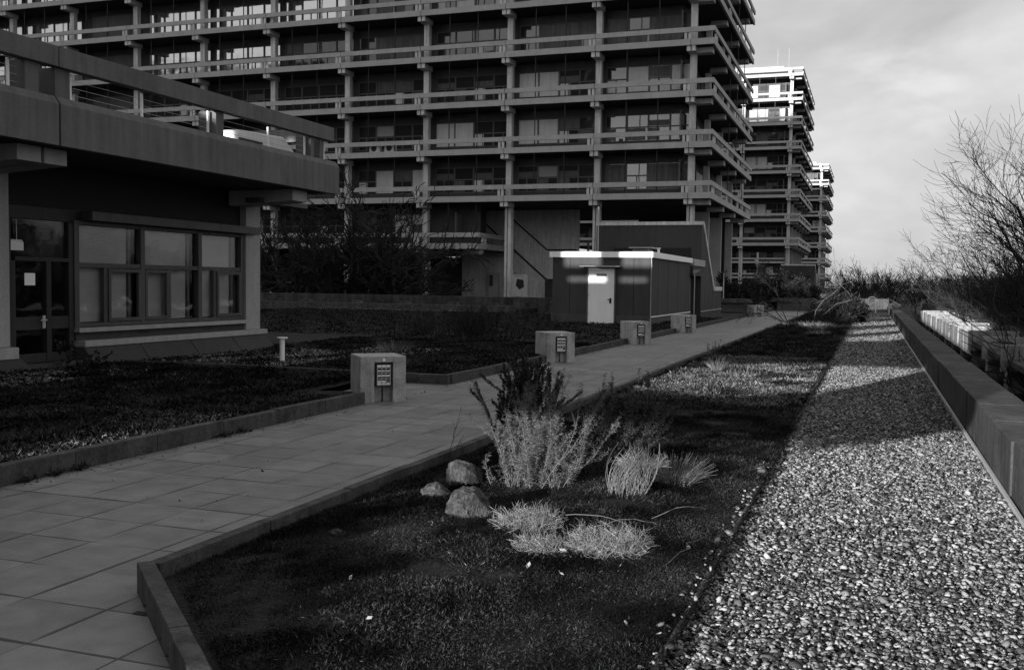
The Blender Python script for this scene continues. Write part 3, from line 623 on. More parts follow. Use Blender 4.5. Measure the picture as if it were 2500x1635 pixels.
# upright pole on the hut roof side
tag(MB().tube([(-12.6, 47.8, 0), (-12.6, 47.8, 5.3)], .035, 6).build('downpipe', 'metal'), 'tall thin metal pipe rising left of the stair block', 'pipe')
tb = thing('information_board', (-24.3, 70, 0), 'small framed board with a dark shape at the foot of the tower piers', 'board')
local(MB().box(-24.85, -24.8, 69.9, 69.98, .2, 2.2).box(-23.75, -23.7, 69.9, 69.98, .2, 2.2).box(-24.799, -23.751, 69.9, 69.98, 2.13, 2.2), tb).build('frame', 'metal', tb)
local(MB().box(-24.79, -23.76, 69.93, 69.96, .6, 2.1), tb).build('panel', 'conc', tb); local(MB().prism([(-24.6, 1.4), (-24.3, 1.1), (-23.95, 1.3), (-24.0, 1.8), (-24.5, 1.9)], 69.915, 69.929, 'y'), tb).build('emblem', 'black', tb)
for x, lb in ((-29.6, 'left grey cabinet against the pale stair wall'), (-28.0, 'right grey cabinet against the pale stair wall')):
    t = thing('wall_cabinet', (x, 77.4, 0), lb, 'cabinet', 'cabinets at the stair wall')
    MB().box(0, .8, 0, .4, .2, 2.4).build('body', 'conc', t, .02); MB().box(.08, .4, -.02, -.002, 1.3, 2.2).build('screen', 'dark', t)
# air conditioners and lamp on the galleries
for (x, k, lb) in ((-36.9, 1, 'left one of two air conditioner boxes on the first gallery'), (-35.6, 1, 'right one of two air conditioner boxes on the first gallery'), (-46.4, 4, 'air conditioner box on an upper gallery beside a column')):
    z = P0+FH*k+.425; t = thing('air_conditioner', (x, 70.35, z), lb, 'air conditioner', 'air conditioners on the galleries')
    MB().box(0, .9, 0, .35, 0, .62).build('casing', 'conc_l', t, .02); MB().tube([(.4, -.02, .32), (.4, -.003, .32)], .24, 14).build('fan_grille', 'black', t)
t = thing('floodlight', (-16.85, 69.75, P0+FH+.42), 'small dark floodlight on the slab edge of the nearest tower', 'lamp')
MB().box(-.14, .14, -.14, .02, .06, .3).build('head', 'black', t, .02); MB().box(-.02, .02, -.06, 0, -.0, .06).build('bracket', 'metal', t)
# far ledges, benches, ladder hoop
def ledge(x0, x1, y0, y1, z0, z1, lb, mat='kerb', sl=.25):
    t = thing('concrete_ledge', ((x0+x1)/2, y0, 0), lb, 'ledge')
    local(MB().prism([(x0, z1-.06), (x0+sl, z1+.1), (x1-sl, z1+.1), (x1, z1-.06), (x1, z1-.13), (x0, z1-.13)], y0, y1, 'y'), t).build('cap', mat, t); local(MB().box(x0+.5, x1-.5, y0+.2, y1-.2, z0, z1-.131), t).build('base', 'dark', t)
ledge(-9.3, -6.9, 62, 64, 0, .68, 'low dark ledge left of the farthest block lamp', 'kerb')
ledge(-6.3, -3.3, 68, 70, 0, .72, 'low dark ledge where the path ends', 'kerb')
ledge(-3.0, -.1, 64.5, 66, 0, .52, 'low grey ledge closing the far end of the gravel')
tag(MB().box(-6.0, 1.2, 78, 78.5, 0, .78).build('cross_wall', 'kerb', None, .02), 'long low concrete wall crossing behind the far end of the gravel', 'wall')
t = thing('ladder_hoop', (.05, 66.3, 0), 'pale metal ladder hoop at the far end of the gravel', 'ladder')
hp_ = [(-.22, 0, 0), (-.22, 0, .85)]+[(-.22*math.cos(a), 0, .85+.16*math.sin(a)) for a in np.linspace(0.3, math.pi-.3, 7)]+[(.22, 0, .85), (.22, 0, 0)]
MB().tube(hp_, .025, 6).build('hoop', 'white', t); MB().box(-.2, .2, -.01, .01, .2, .23).box(-.2, .2, -.01, .01, .5, .53).box(-.18, .1, .0, .01, .7, .93).build('rung', 'metal', t)
tag(MB().box(-4.3, -2.6, 88, 88.6, .05, 1.0).build('electrical_cabinet', 'white', None, .02), 'pale box beyond the path end, seen through the bare bush', 'cabinet')
t = thing('metal_post', (1.02, 61.3, 0), 'short concrete post where the low wall ends', 'post'); MB().box(-.1, .1, -.1, .1, 0, .62).build('shaft', 'conc', t, .02); MB().box(-.13, .13, -.13, .13, .62, .68).build('cap', 'conc_l', t, .01)
tag(MB().box(-3.18, -3.10, 3.75, 3.79, .0, .004).build('drain_gap', 'black'), 'small dark notch in the paving at the kerb corner', 'drain')
# ------------------------------------------------------------------ rocks
def rock(x, y, z, sx, sy, sz, seed, lb, rz=0):
    bm = bmesh.new(); bmesh.ops.create_icosphere(bm, subdivisions=4, radius=1); rnd = random.Random(seed)
    cuts = [(Vector((rnd.uniform(-1, 1), rnd.uniform(-1, 1), rnd.uniform(-.3, 1))).normalized(), rnd.uniform(.62, .9)) for _ in range(11)]
    from mathutils import noise
    for v in bm.verts:
        p = v.co.normalized(); r = 1.0
        for n, d in cuts:
            c = p.dot(n)
            if c > .05: r = min(r, d/c)
        r *= 1+.12*noise.noise(p*3+Vector((seed, 0, 0)))+.05*noise.noise(p*9)
        v.co = Vector((p.x*sx*r, p.y*sy*r, p.z*sz*r))
    me = D.meshes.new('rock'); bm.to_mesh(me); bm.free(); me.materials.append(M['rock']); o = link('rock', me); o.location = (x, y, z); o.rotation_euler.z = rz
    for p in me.polygons: p.use_smooth = p.index % 5 != 0
    tag(o, lb, 'rock', 'rocks beside the shrub')
rock(-2.46, 6.1, .085, .20, .17, .15, 1, 'largest lichen-spotted rock, in front of the thorny shrub')
rock(-2.86, 7.05, .09, .17, .15, .13, 2, 'pitted grey rock touching the left side of the shrub')
rock(-2.83, 6.45, .05, .13, .12, .10, 5, 'half-buried dark rock between the two larger ones')
rock(-3.0, 5.3, .02, .10, .07, .045, 9, 'flat rock sunk in the moss, left of the others')
# ------------------------------------------------------------------ pebbles
PHI = (1+5**.5)/2
ICO = np.array([(-1, PHI, 0), (1, PHI, 0), (-1, -PHI, 0), (1, -PHI, 0), (0, -1, PHI), (0, 1, PHI), (0, -1, -PHI), (0, 1, -PHI), (PHI, 0, -1), (PHI, 0, 1), (-PHI, 0, -1), (-PHI, 0, 1)])/math.hypot(1, PHI)
ICF = np.array([(0, 11, 5), (0, 5, 1), (0, 1, 7), (0, 7, 10), (0, 10, 11), (1, 5, 9), (5, 11, 4), (11, 10, 2), (10, 7, 6), (7, 1, 8), (3, 9, 4), (3, 4, 2), (3, 2, 6), (3, 6, 8), (3, 8, 9), (4, 9, 5), (2, 4, 11), (6, 2, 10), (8, 6, 7), (9, 8, 1)])
OCT = np.array([(1, 0, 0), (-1, 0, 0), (0, 1, 0), (0, -1, 0), (0, 0, 1), (0, 0, -1.)]); OCF = np.array([(0, 2, 4), (2, 1, 4), (1, 3, 4), (3, 0, 4), (2, 0, 5), (1, 2, 5), (3, 1, 5), (0, 3, 5)])
def stones(P, rad, rng, ico=True):
    n = len(P); B, Fc = (ICO, ICF) if ico else (OCT, OCF)
    S = rng.uniform(.55, 1.25, (n, 3))*rad[:, None]; S[:, 2] *= .55; S[:, 0] *= 1.3
    V = B[None]*S[:, None, :]*rng.uniform(.62, 1.18, (n, len(B), 1))
    a = rng.uniform(0, 2*np.pi, n); tx = rng.normal(0, .38, n); ty = rng.normal(0, .38, n)
    x, y, z = V[..., 0], V[..., 1], V[..., 2]
    y, z = y*np.cos(tx)[:, None]-z*np.sin(tx)[:, None], y*np.sin(tx)[:, None]+z*np.cos(tx)[:, None]
    x, z = x*np.cos(ty)[:, None]+z*np.sin(ty)[:, None], -x*np.sin(ty)[:, None]+z*np.cos(ty)[:, None]
    x, y = x*np.cos(a)[:, None]-y*np.sin(a)[:, None], x*np.sin(a)[:, None]+y*np.cos(a)[:, None]
    V = np.stack([x, y, z], -1)+P[:, None, :]
    return V.reshape(-1, 3), (Fc[None]+(np.arange(n)*len(B))[:, None, None]).reshape(-1, 3)
rng = np.random.default_rng(12)
def scat(n, x0, x1, y0, y1): return np.stack([rng.uniform(x0, x1, n), rng.uniform(y0, y1, n), np.zeros(n)], 1)
VV = []; FF = []; off = 0
for (y0, y1, dens, r0_, ico) in ((2.2, 6, 4300, .0112, True), (6, 11, 3300, .0122, True), (11, 22, 1700, .0155, False), (22, 40, 500, .028, False), (40, 66, 300, .036, False)):
    n = int(1.78*(y1-y0)*dens); P = scat(n, -.75, .99, y0, y1); P[:, 2] = rng.uniform(.0, .024, n); P[:, 0] += rng.normal(0, .02, n)*(P[:, 0] < -.65)
    P[:, 0] = np.where(P[:, 0] > .96, .95, P[:, 0]); rad = r0_*rng.lognormal(0, .33, n); V, F = stones(P, np.minimum(rad, .035 if y0 < 30 else .06), rng, ico); VV.append(V); FF.append(F+off); off += len(V)
tag(link('gravel', npmesh('gravel', np.concatenate(VV), np.concatenate(FF), 'pebble')), 'pale and dark rounded pebbles filling the strip along the wall', 'gravel', kind='stuff')
VV = []; FF = []; off = 0
for (x0, x1, y0, y1, n) in ((-11.9, -9.3, 14.25, 18.6, 6500), (-10.2, -8.6, 17.5, 20.0, 1500), (-12.1, -10.6, 9.9, 12.9, 3600), (-28, -18.5, 44, 48.5, 1500), (-.83, -.74, 2.2, 9, 160), (-1.05, -.86, 2.2, 9, 10)):
    P = scat(n, x0, x1, y0, y1); P[:, 2] = (.05 if x0 > -2 else .1)+rng.uniform(0, .02, n); V, F = stones(P, (.0115 if x0 > -2 else .02)*rng.lognormal(0, .35, n), rng, x0 > -2); VV.append(V); FF.append(F+off); off += len(V)
tag(link('gravel', npmesh('gravel', np.concatenate(VV), np.concatenate(FF), 'pebble')), 'pebbles scattered at the foot of the pavilion', 'gravel', kind='stuff')
# ------------------------------------------------------------------ moss and grass
def fnoise(x, y, s, seed):
    r = np.random.default_rng(seed); o = np.zeros_like(x)
    for k in range(6): a = r.uniform(0, 2*np.pi); f = s*r.uniform(.6, 1.8); o += np.sin((x*np.cos(a)+y*np.sin(a))*f+r.uniform(0, 6.28))
    return o/6
def turf(regions, mat, name, label, lo, hi, tilt=.9, wr=.18, keep=None):
    VV = []; FF = []; off = 0
    for (x0, x1, y0, y1, z, n, sc_) in regions:
        P = scat(n, x0, x1, y0, y1); m = np.ones(n, bool)
        if keep is not None: m = keep(P[:, 0], P[:, 1])
        P = P[m]; n = len(P); cl = fnoise(P[:, 0], P[:, 1], 5, 3)+fnoise(P[:, 0], P[:, 1], 22, 4)*.7
        P[:, 2] = z+rng.uniform(-.01, .012, n)+np.clip(cl, -1, 1)*.012*sc_
        Dr = rng.normal(0, tilt, (n, 3)); Dr[:, 2] = np.abs(Dr[:, 2])*.5+.35
        L = rng.uniform(lo, hi, n)*sc_*(1+.5*np.clip(cl, -.6, 1)); V, F = blades(P, Dr, L, L*wr*rng.uniform(.7, 1.6, n), rng); VV.append(V); FF.append(F+off); off += len(V)
    tag(link(name, npmesh(name, np.concatenate(VV), np.concatenate(FF), mat)), label, 'ground cover', kind='stuff')
inbed = lambda x, y: ((x+3.30)+(y-4.1) > .1) & (fnoise(x, y, 4.5, 91)+.6*fnoise(x, y, 13, 92)+rng.uniform(-.25, .25, len(x)) > -.42)
turf([(-3.31, -.74, 2.2, 6.5, .045, 330000, .8), (-3.31, -.74, 6.5, 12, .045, 220000, 1.0), (-3.31, -.76, 12, 24, .045, 75000, 1.9), (-3.31, -.76, 24, 64, .05, 70000, 3.2)], 'moss', 'moss', 'dark mossy ground cover of the bed between path and gravel', .014, .034, wr=.15, keep=inbed)
turf([(-12.1, -6.14, 4.5, 11.3, .1, 60000, 1.6), (-12.1, -7.1, 11.3, 14.0, .1, 20000, 2), (-12.5, -6.14, 14.3, 24, .1, 70000, 1.6), (-28, -6.2, 24, 46, .11, 90000, 2.3)], 'moss', 'moss', 'dark mossy ground cover of the beds left of the path', .016, .036, wr=.28)
sun_grass = lambda x, y: (fnoise(x, y, 3, 8) > -.25)
turf([(-3.2, -.8, 13.0, 22, .05, 30000, 1.5)], 'dry', 'grass', 'short dry grass in the sunlit band between path and gravel', .02, .045, wr=.12, keep=sun_grass)
turf([(-3.2, -.8, 2.6, 12, .05, 6000, .7), (-8.5, -6.14, 5, 9, .11, 6000, 1.4)], 'dry', 'grass', 'sparse straw threads lying in the moss', .02, .045, wr=.09, keep=lambda x, y: inbed(x, y)*(fnoise(x, y, 4, 18) > .1) | (x < -6) & (x > -6.9) | (x < -6) & (fnoise(x, y, 4, 18) > .5))
# ------------------------------------------------------------------ shrubs, tufts
def curve_pts(p, d, L, n, bend, jit, rnd):
    p = Vector(p); d = Vector(d).normalized(); out = [p.copy()]
    for i in range(n): d = (d+Vector(bend)*(1/n)+Vector((rnd.gauss(0, jit), rnd.gauss(0, jit), rnd.gauss(0, jit)))).normalized(); p = p+d*(L/n); out.append(p.copy())
    return out
def leafy(pts, dens, ll, lw, rng, up=.5, start=.02, droop=0):
    """leaves along a stem"""
    P = []; Dd = []; n = len(pts)-1
    tot = sum((pts[i+1]-pts[i]).length for i in range(n)); m = int(tot*dens)
    for q in range(m):
        s = (start+(1-start)*rng.random())*n; i = min(int(s), n-1); f = s-i; p = pts[i].lerp(pts[i+1], f); ax = (pts[i+1]-pts[i]).normalized(); a = Vector(rng.normal(size=3)); a = (a-ax*a.dot(ax)).normalized()
        P.append(p); Dd.append(a+ax*up)
    if not P: return None
    k = len(P); L = rng.uniform(.6, 1.3, k)*ll
    return blades(np.array([tuple(p) for p in P]), np.array([tuple(d) for d in Dd]), L, L*lw, rng)
def join(parts):
    VV = []; FF = []; off = 0
    for p in parts:
        if p is None: continue
        VV.append(p[0]); FF.append(p[1]+off); off += len(p[0])
    return np.concatenate(VV), np.concatenate(FF)
def shrub(name, loc, stems, lab, cat, ll, dens, lm, sm, lw=.16, seed=1, rad=.004, group=None, up=.5):
    t = thing(name, loc, lab, cat, group); rnd = random.Random(seed); rg = np.random.default_rng(seed); S = MB(); parts = []
    for (b, d, L, bend, twigs) in stems:
        pts = curve_pts(b, d, L, 7, bend, .09, rnd); S.tube(pts, list(np.linspace(rad, rad*.35, len(pts))), 4); parts.append(leafy(pts, dens, ll, lw, rg, up))
        for q in range(twigs):
            i = rnd.randrange(2, 7); dd = (pts[i+1]-pts[i]).normalized()+Vector((rnd.gauss(0, .5), rnd.gauss(0, .5), rnd.gauss(0, .2))); tp = curve_pts(pts[i], dd, L*rnd.uniform(.15, .4), 4, (0, 0, .3), .06, rnd)
            S.tube(tp, list(np.linspace(rad*.6, rad*.25, len(tp))), 3); parts.append(leafy(tp, dens, ll, lw, rg, up))
    S.build('stem', sm, t)
    if ll: V, F = join(parts); link('foliage', npmesh('foliage', V, F, lm), t)
    return t
rnd = random.Random(77)
st = []
for i in range(60):      # light spiny stems fanning out low
    a = rnd.uniform(0, 6.28); r = rnd.uniform(.02, .28); b = (r*math.cos(a), r*math.sin(a)*.7, .02); lean = rnd.uniform(-.45, .75)
    st.append((b, (lean*.8+b[0]*.6, rnd.uniform(-.35, .35), 1), rnd.uniform(.22, .85), (0, 0, .35), 5))
st += [((rnd.uniform(-.32, .3), rnd.uniform(-.22, .1), 0), (rnd.uniform(-.7, .7), rnd.uniform(-.5, .2), 1), rnd.uniform(.12, .3), (0, 0, .2), 3) for i in range(45)]
shrub('spiny_shrub', (-2.32, 7.15, .03), st, 'large spiny shrub with pale branches rising by the rocks', 'shrub', .028, 270, 'needle_p', 'thorn', .10, 3, .0028)
st = []
for i in range(40):      # dense dark spires behind
    b = (rnd.uniform(-.2, .2), rnd.uniform(-.12, .22), .02); st.append((b, (rnd.uniform(-.1, .16), rnd.uniform(-.1, .1), 1), rnd.uniform(.55, .93), (0, 0, .2), 4))
shrub('dark_shrub', (-2.66, 7.8, .03), st, 'dense dark upright shrub behind the spiny one', 'shrub', .024, 760, 'needle', 'bark', .34, 4, .006, up=.9)
st = [((rnd.uniform(-.2, .3), rnd.uniform(-.2, .3), .02), (rnd.uniform(.1, .9), rnd.uniform(-.2, .5), rnd.uniform(.5, 1)), rnd.uniform(.4, .8), (0, 0, .2), 3) for i in range(26)]
shrub('dark_shrub', (-2.1, 8.0, .03), st, 'lower dark shrub leaning right, behind the large shrub', 'shrub', .022, 300, 'needle', 'bark', .25, 6, .004)
def tuft(loc, n, L, spread, bend, mat, lab, seed, rad=.0022, rb=.12, group=None, up=1.0, twigs=0):
    t = thing('grass_tuft', loc, lab, 'grass tuft', group); rnd = random.Random(seed); S = MB()
    for i in range(n):
        a = rnd.uniform(0, 6.28); r = rb*rnd.random()**.5; dx, dy = math.cos(a), math.sin(a)
        pts = curve_pts((r*dx, r*dy, 0), (dx*spread*rnd.random()+rnd.gauss(0, .12), dy*spread*rnd.random()+rnd.gauss(0, .12), up), L*rnd.uniform(.5, 1.1), 5, (dx*bend[0]+bend[2], dy*bend[0], bend[1]), .42 if twigs else .05, rnd)
        S.tube(pts, list(np.linspace(rad, rad*.4, len(pts))), 3)
        for q in range(twigs):
            k = rnd.randrange(1, 5); d = (pts[k+1]-pts[k]).normalized()+Vector((rnd.gauss(0, .8), rnd.gauss(0, .8), rnd.gauss(0, .5))); tp = curve_pts(pts[k], d, L*.3, 3, (0, 0, .2), .15, rnd); S.tube(tp, [rad*.6, rad*.5, rad*.4, rad*.3], 3)
    S.build('blades', mat, t); return t
tuft((-1.60, 7.0, .03), 210, .40, .9, (-1.1, .1, .35), 'dry', 'round clump of long bent stalks with bright tips, right of the shrub', 31, .0022, .12)
tuft((-1.52, 7.1, .24), 220, .13, 1.2, (.5, -.6, 0), 'pale', 'bright bleached grass crowning the round clump', 32, .0016, .13)
tuft((-1.36, 7.6, .03), 420, .25, .8, (.3, -.3, .2), 'dry', 'soft grey grass tuft right of the round clump', 33, .0015, .13)
tuft((-1.97, 5.9, .03), 620, .16, 1.3, (.3, .0, 0), 'pale', 'bleached twiggy cushion directly in front of the large shrub', 34, .0018, .17, twigs=2)
tuft((-1.38, 5.55, .03), 800, .17, 1.3, (.3, .0, 0), 'pale', 'largest bleached twiggy cushion, right of the other two', 35, .0017, .19, twigs=2)
tuft((-1.72, 5.38, .03), 420, .13, 1.3, (.3, .0, 0), 'pale', 'small bleached twiggy cushion, nearest to the camera', 36, .0016, .12, twigs=2)
tuft((-7.3, 6.2, .1), 120, .14, 1.5, (.3, 0, 0), 'pale', 'pale dry grass tuft near the left kerb', 37, .002, .07)
tuft((-2.55, 18.2, .03), 90, .3, .9, (.3, -.2, 0), 'dry', 'wispy dry tuft in the sunlit grass band', 38, .003, .1)
tuft((-9.3, 18.9, .1), 260, .3, 1.0, (.6, -.3, 0), 'dry', 'rounded dull tuft in the left bed', 39, .003, .3)
g = MB(); rnd = random.Random(3)
for (p, q, s) in (((-1.75, 5.95, .12), (-1.1, 5.6, .10), .06), ((-1.25, 6.25, .08), (-.95, 6.55, .1), .05), ((-8.7, 8.6, .13), (-7.9, 8.9, .12), .03), ((-1.5, 5.75, .12), (-1.15, 5.85, .14), .04), ((-1.0, 5.3, .05), (-.86, 5.9, .09), .02)):
    p, q = Vector(p), Vector(q); pts = [p.lerp(q, i/8)+Vector((rnd.gauss(0, .01), rnd.gauss(0, .01), s*math.sin(i/8*math.pi))) for i in range(9)]; g.tube(pts, list(np.linspace(.0022, .0008, 9)), 4)
tag(g.build('dead_stalks', 'dry'), 'thin bleached stalks lying over the moss', 'stalk', kind='stuff')
# fallen leaves
LV = [(-1.64, 4.92, 'pale fallen leaf on the moss, left of a close pair'), (-1.44, 4.85, 'pale fallen leaf on the moss, right of a close pair'), (-1.13, 5.42, 'pale fallen leaf nearest to the gravel'), (-2.02, 3.88, 'pale fallen leaf near the bottom edge, left of centre'), (-2.39, 4.38, 'pale fallen leaf farthest left on the moss'), (-1.56, 5.28, 'pale fallen leaf just below the bleached cushions'), (-1.26, 5.54, 'curled pale leaf right of the bleached cushions')]
for i, (x, y, lb) in enumerate(LV):
    s = random.Random(i).uniform(.014, .024); V = [(0, -s, 0), (s*.5, -s*.2, .006), (s*.4, s*.6, .004), (0, s*1.1, .012), (-s*.45, s*.5, .003), (-s*.5, -s*.3, .008), (0, 0, -.003)]
    me = D.meshes.new('fallen_leaf'); me.from_pydata(V, [], [(6, i_, (i_+1) % 6) for i_ in range(6)]); me.materials.append(M['leaf']); o = link('fallen_leaf', me); o.location = (x, y, .085); o.rotation_euler = (.3, .2*i, i*1.7)
    sm = o.modifiers.new('thick', 'SOLIDIFY'); sm.thickness = .001; tag(o, lb, 'leaf', 'pale leaves lying on the moss')
# weed at kerb, small path-side plants
st = [((0, 0, 0), (.02, 0, 1), .47, (0, 0, .1), 5), ((.03, 0, 0), (.45, 0, 1), .25, (0, 0, .2), 2)]
shrub('weed', (-3.28, 7.69, .06), st, 'thin bare weed stalk growing at the kerb left of the shrub', 'weed', .012, 30, 'needle', 'bark', .3, 8, .003)
for i, (x, y, lb) in enumerate(((-3.2, 13.0, 'small dark conical seedling at the path edge, nearer one'), (-3.2, 14.6, 'small dark conical seedling at the path edge, farther one'))):
    shrub('seedling', (x, y, .06), [((0, 0, 0), (.05, 0, 1), .28, (0, 0, .1), 5)], lb, 'seedling', .03, 260, 'needle', 'bark', .3, 40+i, .003, 'seedlings at the path edge')
st = [((rnd.uniform(-.3, .3), rnd.uniform(-.5, .5), 0), (rnd.uniform(-.2, .2), rnd.uniform(-.2, .2), 1), rnd.uniform(.15, .35), (0, 0, 0), 2) for i in range(16)]
shrub('dry_weeds', (-3.25, 22.5, .05), st, 'cluster of small seed-headed weeds overhanging the path edge', 'weed', .03, 25, 'needle', 'bark', .6, 50, .004)
st = [((rnd.uniform(-.15, .15), rnd.uniform(-.1, .1), 0), (rnd.uniform(-.9, 1.6), rnd.uniform(-.2, .6), 1), rnd.uniform(.3, .75), (.1, 0, -.25), 4) for i in range(11)]
shrub('bramble', (-11.0, 11.7, .08), st, 'straggly dark leafy bramble in front of the pavilion door', 'shrub', .05, 45, 'evergreen', 'bark', .8, 51, .004)
for i, (x, y, n, L, lb) in enumerate(((-11.6, 25.5, 50, .75, 'left dark heather bush in the middle of the left bed'), (-9.9, 24.6, 60, .85, 'middle dark heather bush in the left bed'), (-8.5, 25.4, 50, .8, 'right dark heather bush in the left bed, nearest the path'), (-10.6, 27.5, 50, .9, 'rear dark heather bush in the left bed'))):
    rnd = random.Random(60+i); st = [((rnd.uniform(-.6, .6), rnd.uniform(-.4, .4), 0), (rnd.uniform(-.7, .7), rnd.uniform(-.5, .5), 1), rnd.uniform(.5, 1)*L, (0, 0, .2), 3) for q in range(n)]
    shrub('heather_bush', (x, y, .09), st, lb, 'shrub', .05, 110, 'evergreen' if i % 2 else 'needle', 'bark', .2, 60+i, .006, 'dark bushes in the left bed', up=.9)
# weeds growing from the kerb joints
g = []
rg = np.random.default_rng(9); pts = []
for (x, y) in ((-5.98, 5.9), (-5.98, 6.2), (-5.98, 6.45), (-5.97, 8.4), (-5.97, 8.7), (-5.98, 16.4), (-5.98, 20.1)):
    n = 40; P = np.tile((x, y, 0.01), (n, 1))+rg.normal(0, .03, (n, 3))*(.5, 1.5, .1); Dr = rg.normal(0, 1, (n, 3)); Dr[:, 2] = np.abs(Dr[:, 2])*.6; g.append(blades(P, Dr, rg.uniform(.04, .09, n), rg.uniform(.012, .02, n), rg))
V, F = join(g); tag(link('joint_weeds', npmesh('joint_weeds', V, F, 'evergreen')), 'flat dark weeds growing from the joint below the left kerb', 'weed', kind='stuff')
rg = np.random.default_rng(33); n = 900; P = np.stack([rg.uniform(-5.95, -3.42, n), 4.3+30*rg.random(n)**1.5, np.full(n, .004)], 1)
edge = rg.random(n) < .93; P[:, 0] = np.where(edge, np.where(rg.random(n) < .5, -5.96+np.abs(rg.normal(0, .07, n)), -3.44-np.abs(rg.normal(0, .05, n))), P[:, 0])
Dr = rg.normal(0, 1, (n, 3)); Dr[:, 2] = np.abs(Dr[:, 2])*.15; V, F = blades(P, Dr, rg.uniform(.01, .045, n), rg.uniform(.006, .02, n), rg)
tag(link('leaf_litter', npmesh('leaf_litter', V, F, 'litter')), 'small dry leaf litter gathered along the path kerbs', 'litter', kind='stuff')
# ------------------------------------------------------------------ bare trees
def tree_geo(seed, H, spread, n0, depth, trunk_h, r0, upb, lean=(0, 0), jit=.12, fan=1.0, rmin=.0045):
    rnd = random.Random(seed); TR = MB(); CR = MB()
    def branch(p, d, L, r, lev, mb):
        n = 6 if lev < 2 else 4
        pts = curve_pts(p, d, L, n, (lean[0]*.3, lean[1]*.3, upb), jit, rnd); re = r*.45 if lev < depth else r*.3
        mb.tube(pts, list(np.linspace(r, max(re, rmin*.8), n+1)), 5 if lev < 2 else 3)
        if lev >= depth: return
        m = rnd.randint(3, 5) if lev < 3 else rnd.randint(3, 4)
        for q in range(m):
            f = rnd.uniform(.22, 1.0); i = min(int(f*n), n-1); b = pts[i].lerp(pts[i+1], f*n-i); ax = (pts[i+1]-pts[i]).normalized(); a = Vector((rnd.gauss(0, 1), rnd.gauss(0, 1), rnd.gauss(0, .7))); a = (a-ax*a.dot(ax)).normalized()
            branch(b, ax+a*rnd.uniform(.45, 1.0)*spread, L*rnd.uniform(.45, .72), max(r*(1-.55*f)*.6, rmin), lev+1, CR)
    if trunk_h:
        pts = curve_pts((0, 0, -.2), (lean[0]*.2, lean[1]*.2, 1), trunk_h+.2, 5, (0, 0, .1), .05, rnd); TR.tube(pts, list(np.linspace(r0, r0*.75, 6)), 8); top = pts[-1]
        for q in range(n0):
            a = q/n0*6.28+rnd.uniform(-.4, .4); branch(top-Vector((0, 0, rnd.uniform(0, trunk_h*.45))), (math.cos(a)*fan+lean[0], math.sin(a)*fan+lean[1], rnd.uniform(.7, 1.3)), H*rnd.uniform(.45, .7), r0*.55, 1, CR)
    else:
        for q in range(n0):
            a = q/n0*6.28+rnd.uniform(-.4, .4); branch((math.cos(a)*.2*fan, math.sin(a)*.2*fan, -.1), (math.cos(a)*fan*rnd.uniform(.3, 1)+lean[0], math.sin(a)*fan*rnd.uniform(.3, 1)+lean[1], rnd.uniform(.8, 1.2)), H*rnd.uniform(.5, .8), r0*.6, 1, TR if q < 3 else CR)
    return TR, CR
TG = {}
def bare_tree(key, loc, lab, group, rz=0, s=1.0, mat='bark', cat='tree', name='bare_tree', **k):
    if key not in TG:
        a, b = tree_geo(**k); TG[key] = (a.mesh('trunk', mat), b.mesh('crown', mat))
    t = thing(name, loc, lab, cat, group, rz); t.scale = (s, s, s); link('trunk', TG[key][0], t); link('crown', TG[key][1], t); return t
GR = 'bare winter trees beyond the parapet'
kA = dict(seed=101, H=6.4, spread=.85, n0=8, depth=5, trunk_h=2.8, r0=.15, upb=.3, fan=.55, rmin=.005, lean=(-.08, 0), jit=.17)
bare_tree('A', (4.1, 26, -1.9), 'tall bare winter tree at the right edge, highest of all', GR, 0, .84, **kA)
kB = dict(seed=103, H=5.6, spread=.9, n0=8, depth=5, trunk_h=1.6, r0=.14, upb=.3, fan=.75, rmin=.005, lean=(-.3, 0), jit=.17)
bare_tree('B', (5.2, 29.5, -1.9), 'bare wide tree with branches leaning out over the troughs', GR, 0, .95, **kB)
bare_tree('B', (6.6, 34, -2.2), 'bare tree standing behind the leaning one', GR, .4, 1.0, **kB)
bare_tree('A', (5.3, 28, -2.2), 'bare tree just behind the right edge tree', GR, .5, .85, **kA)
bare_tree('B', (4.5, 33, -2.0), 'spreading bare tree whose left branches reach farthest over the wall', GR, .2, .9, **kB)
bare_tree('B', (5.0, 38, -2.0), 'smaller spreading bare tree farther along the troughs', GR, 1.3, .85, **kB)
kH = dict(rmin=.008, seed=107, H=2.9, spread=1.0, n0=12, depth=4, trunk_h=0, r0=.05, upb=.15, fan=1.2)
kH2 = dict(rmin=.008, seed=109, H=2.6, spread=1.1, n0=14, depth=4, trunk_h=0, r0=.045, upb=.1, fan=1.3)
HB = [(4.6, 19.5), (5.2, 22), (5.0, 25.5), (6.0, 27), (5.1, 29.5), (6.3, 31), (5.2, 33), (6.8, 35), (5.4, 37.5), (6.8, 40), (5.6, 43), (7.4, 46), (5.8, 49), (7.6, 53), (6.2, 57), (8.5, 62), (6.5, 67), (9, 74), (7, 80), (9.5, 88), (7.5, 98)]
for i, (x, y) in enumerate(HB):
    s = 1.28+.008*(y-20); bare_tree('H' if i % 2 else 'H2', (x, y, -1.7-.01*y), 'dense bare bush in the dark hedge beyond the troughs', 'bare bushes of the hedge', i*1.3, s, name='bare_bush', cat='bush', **(kH if i % 2 else kH2))
rnd = random.Random(21)
kF = dict(rmin=.025, seed=113, H=7, spread=.8, n0=8, depth=4, trunk_h=1.5, r0=.16, upb=.35, fan=.9)
for i in range(24):
    x = -5+i*1.55+rnd.uniform(-.5, .5); y = 165+rnd.uniform(-25, 35)
    bare_tree('F', (x, y, -1.8-rnd.uniform(0, 1)), 'distant bare tree in the wood closing the view behind the gravel strip', 'distant bare trees on the horizon', rnd.uniform(0, 6), rnd.uniform(.7, 1.0), **kF)
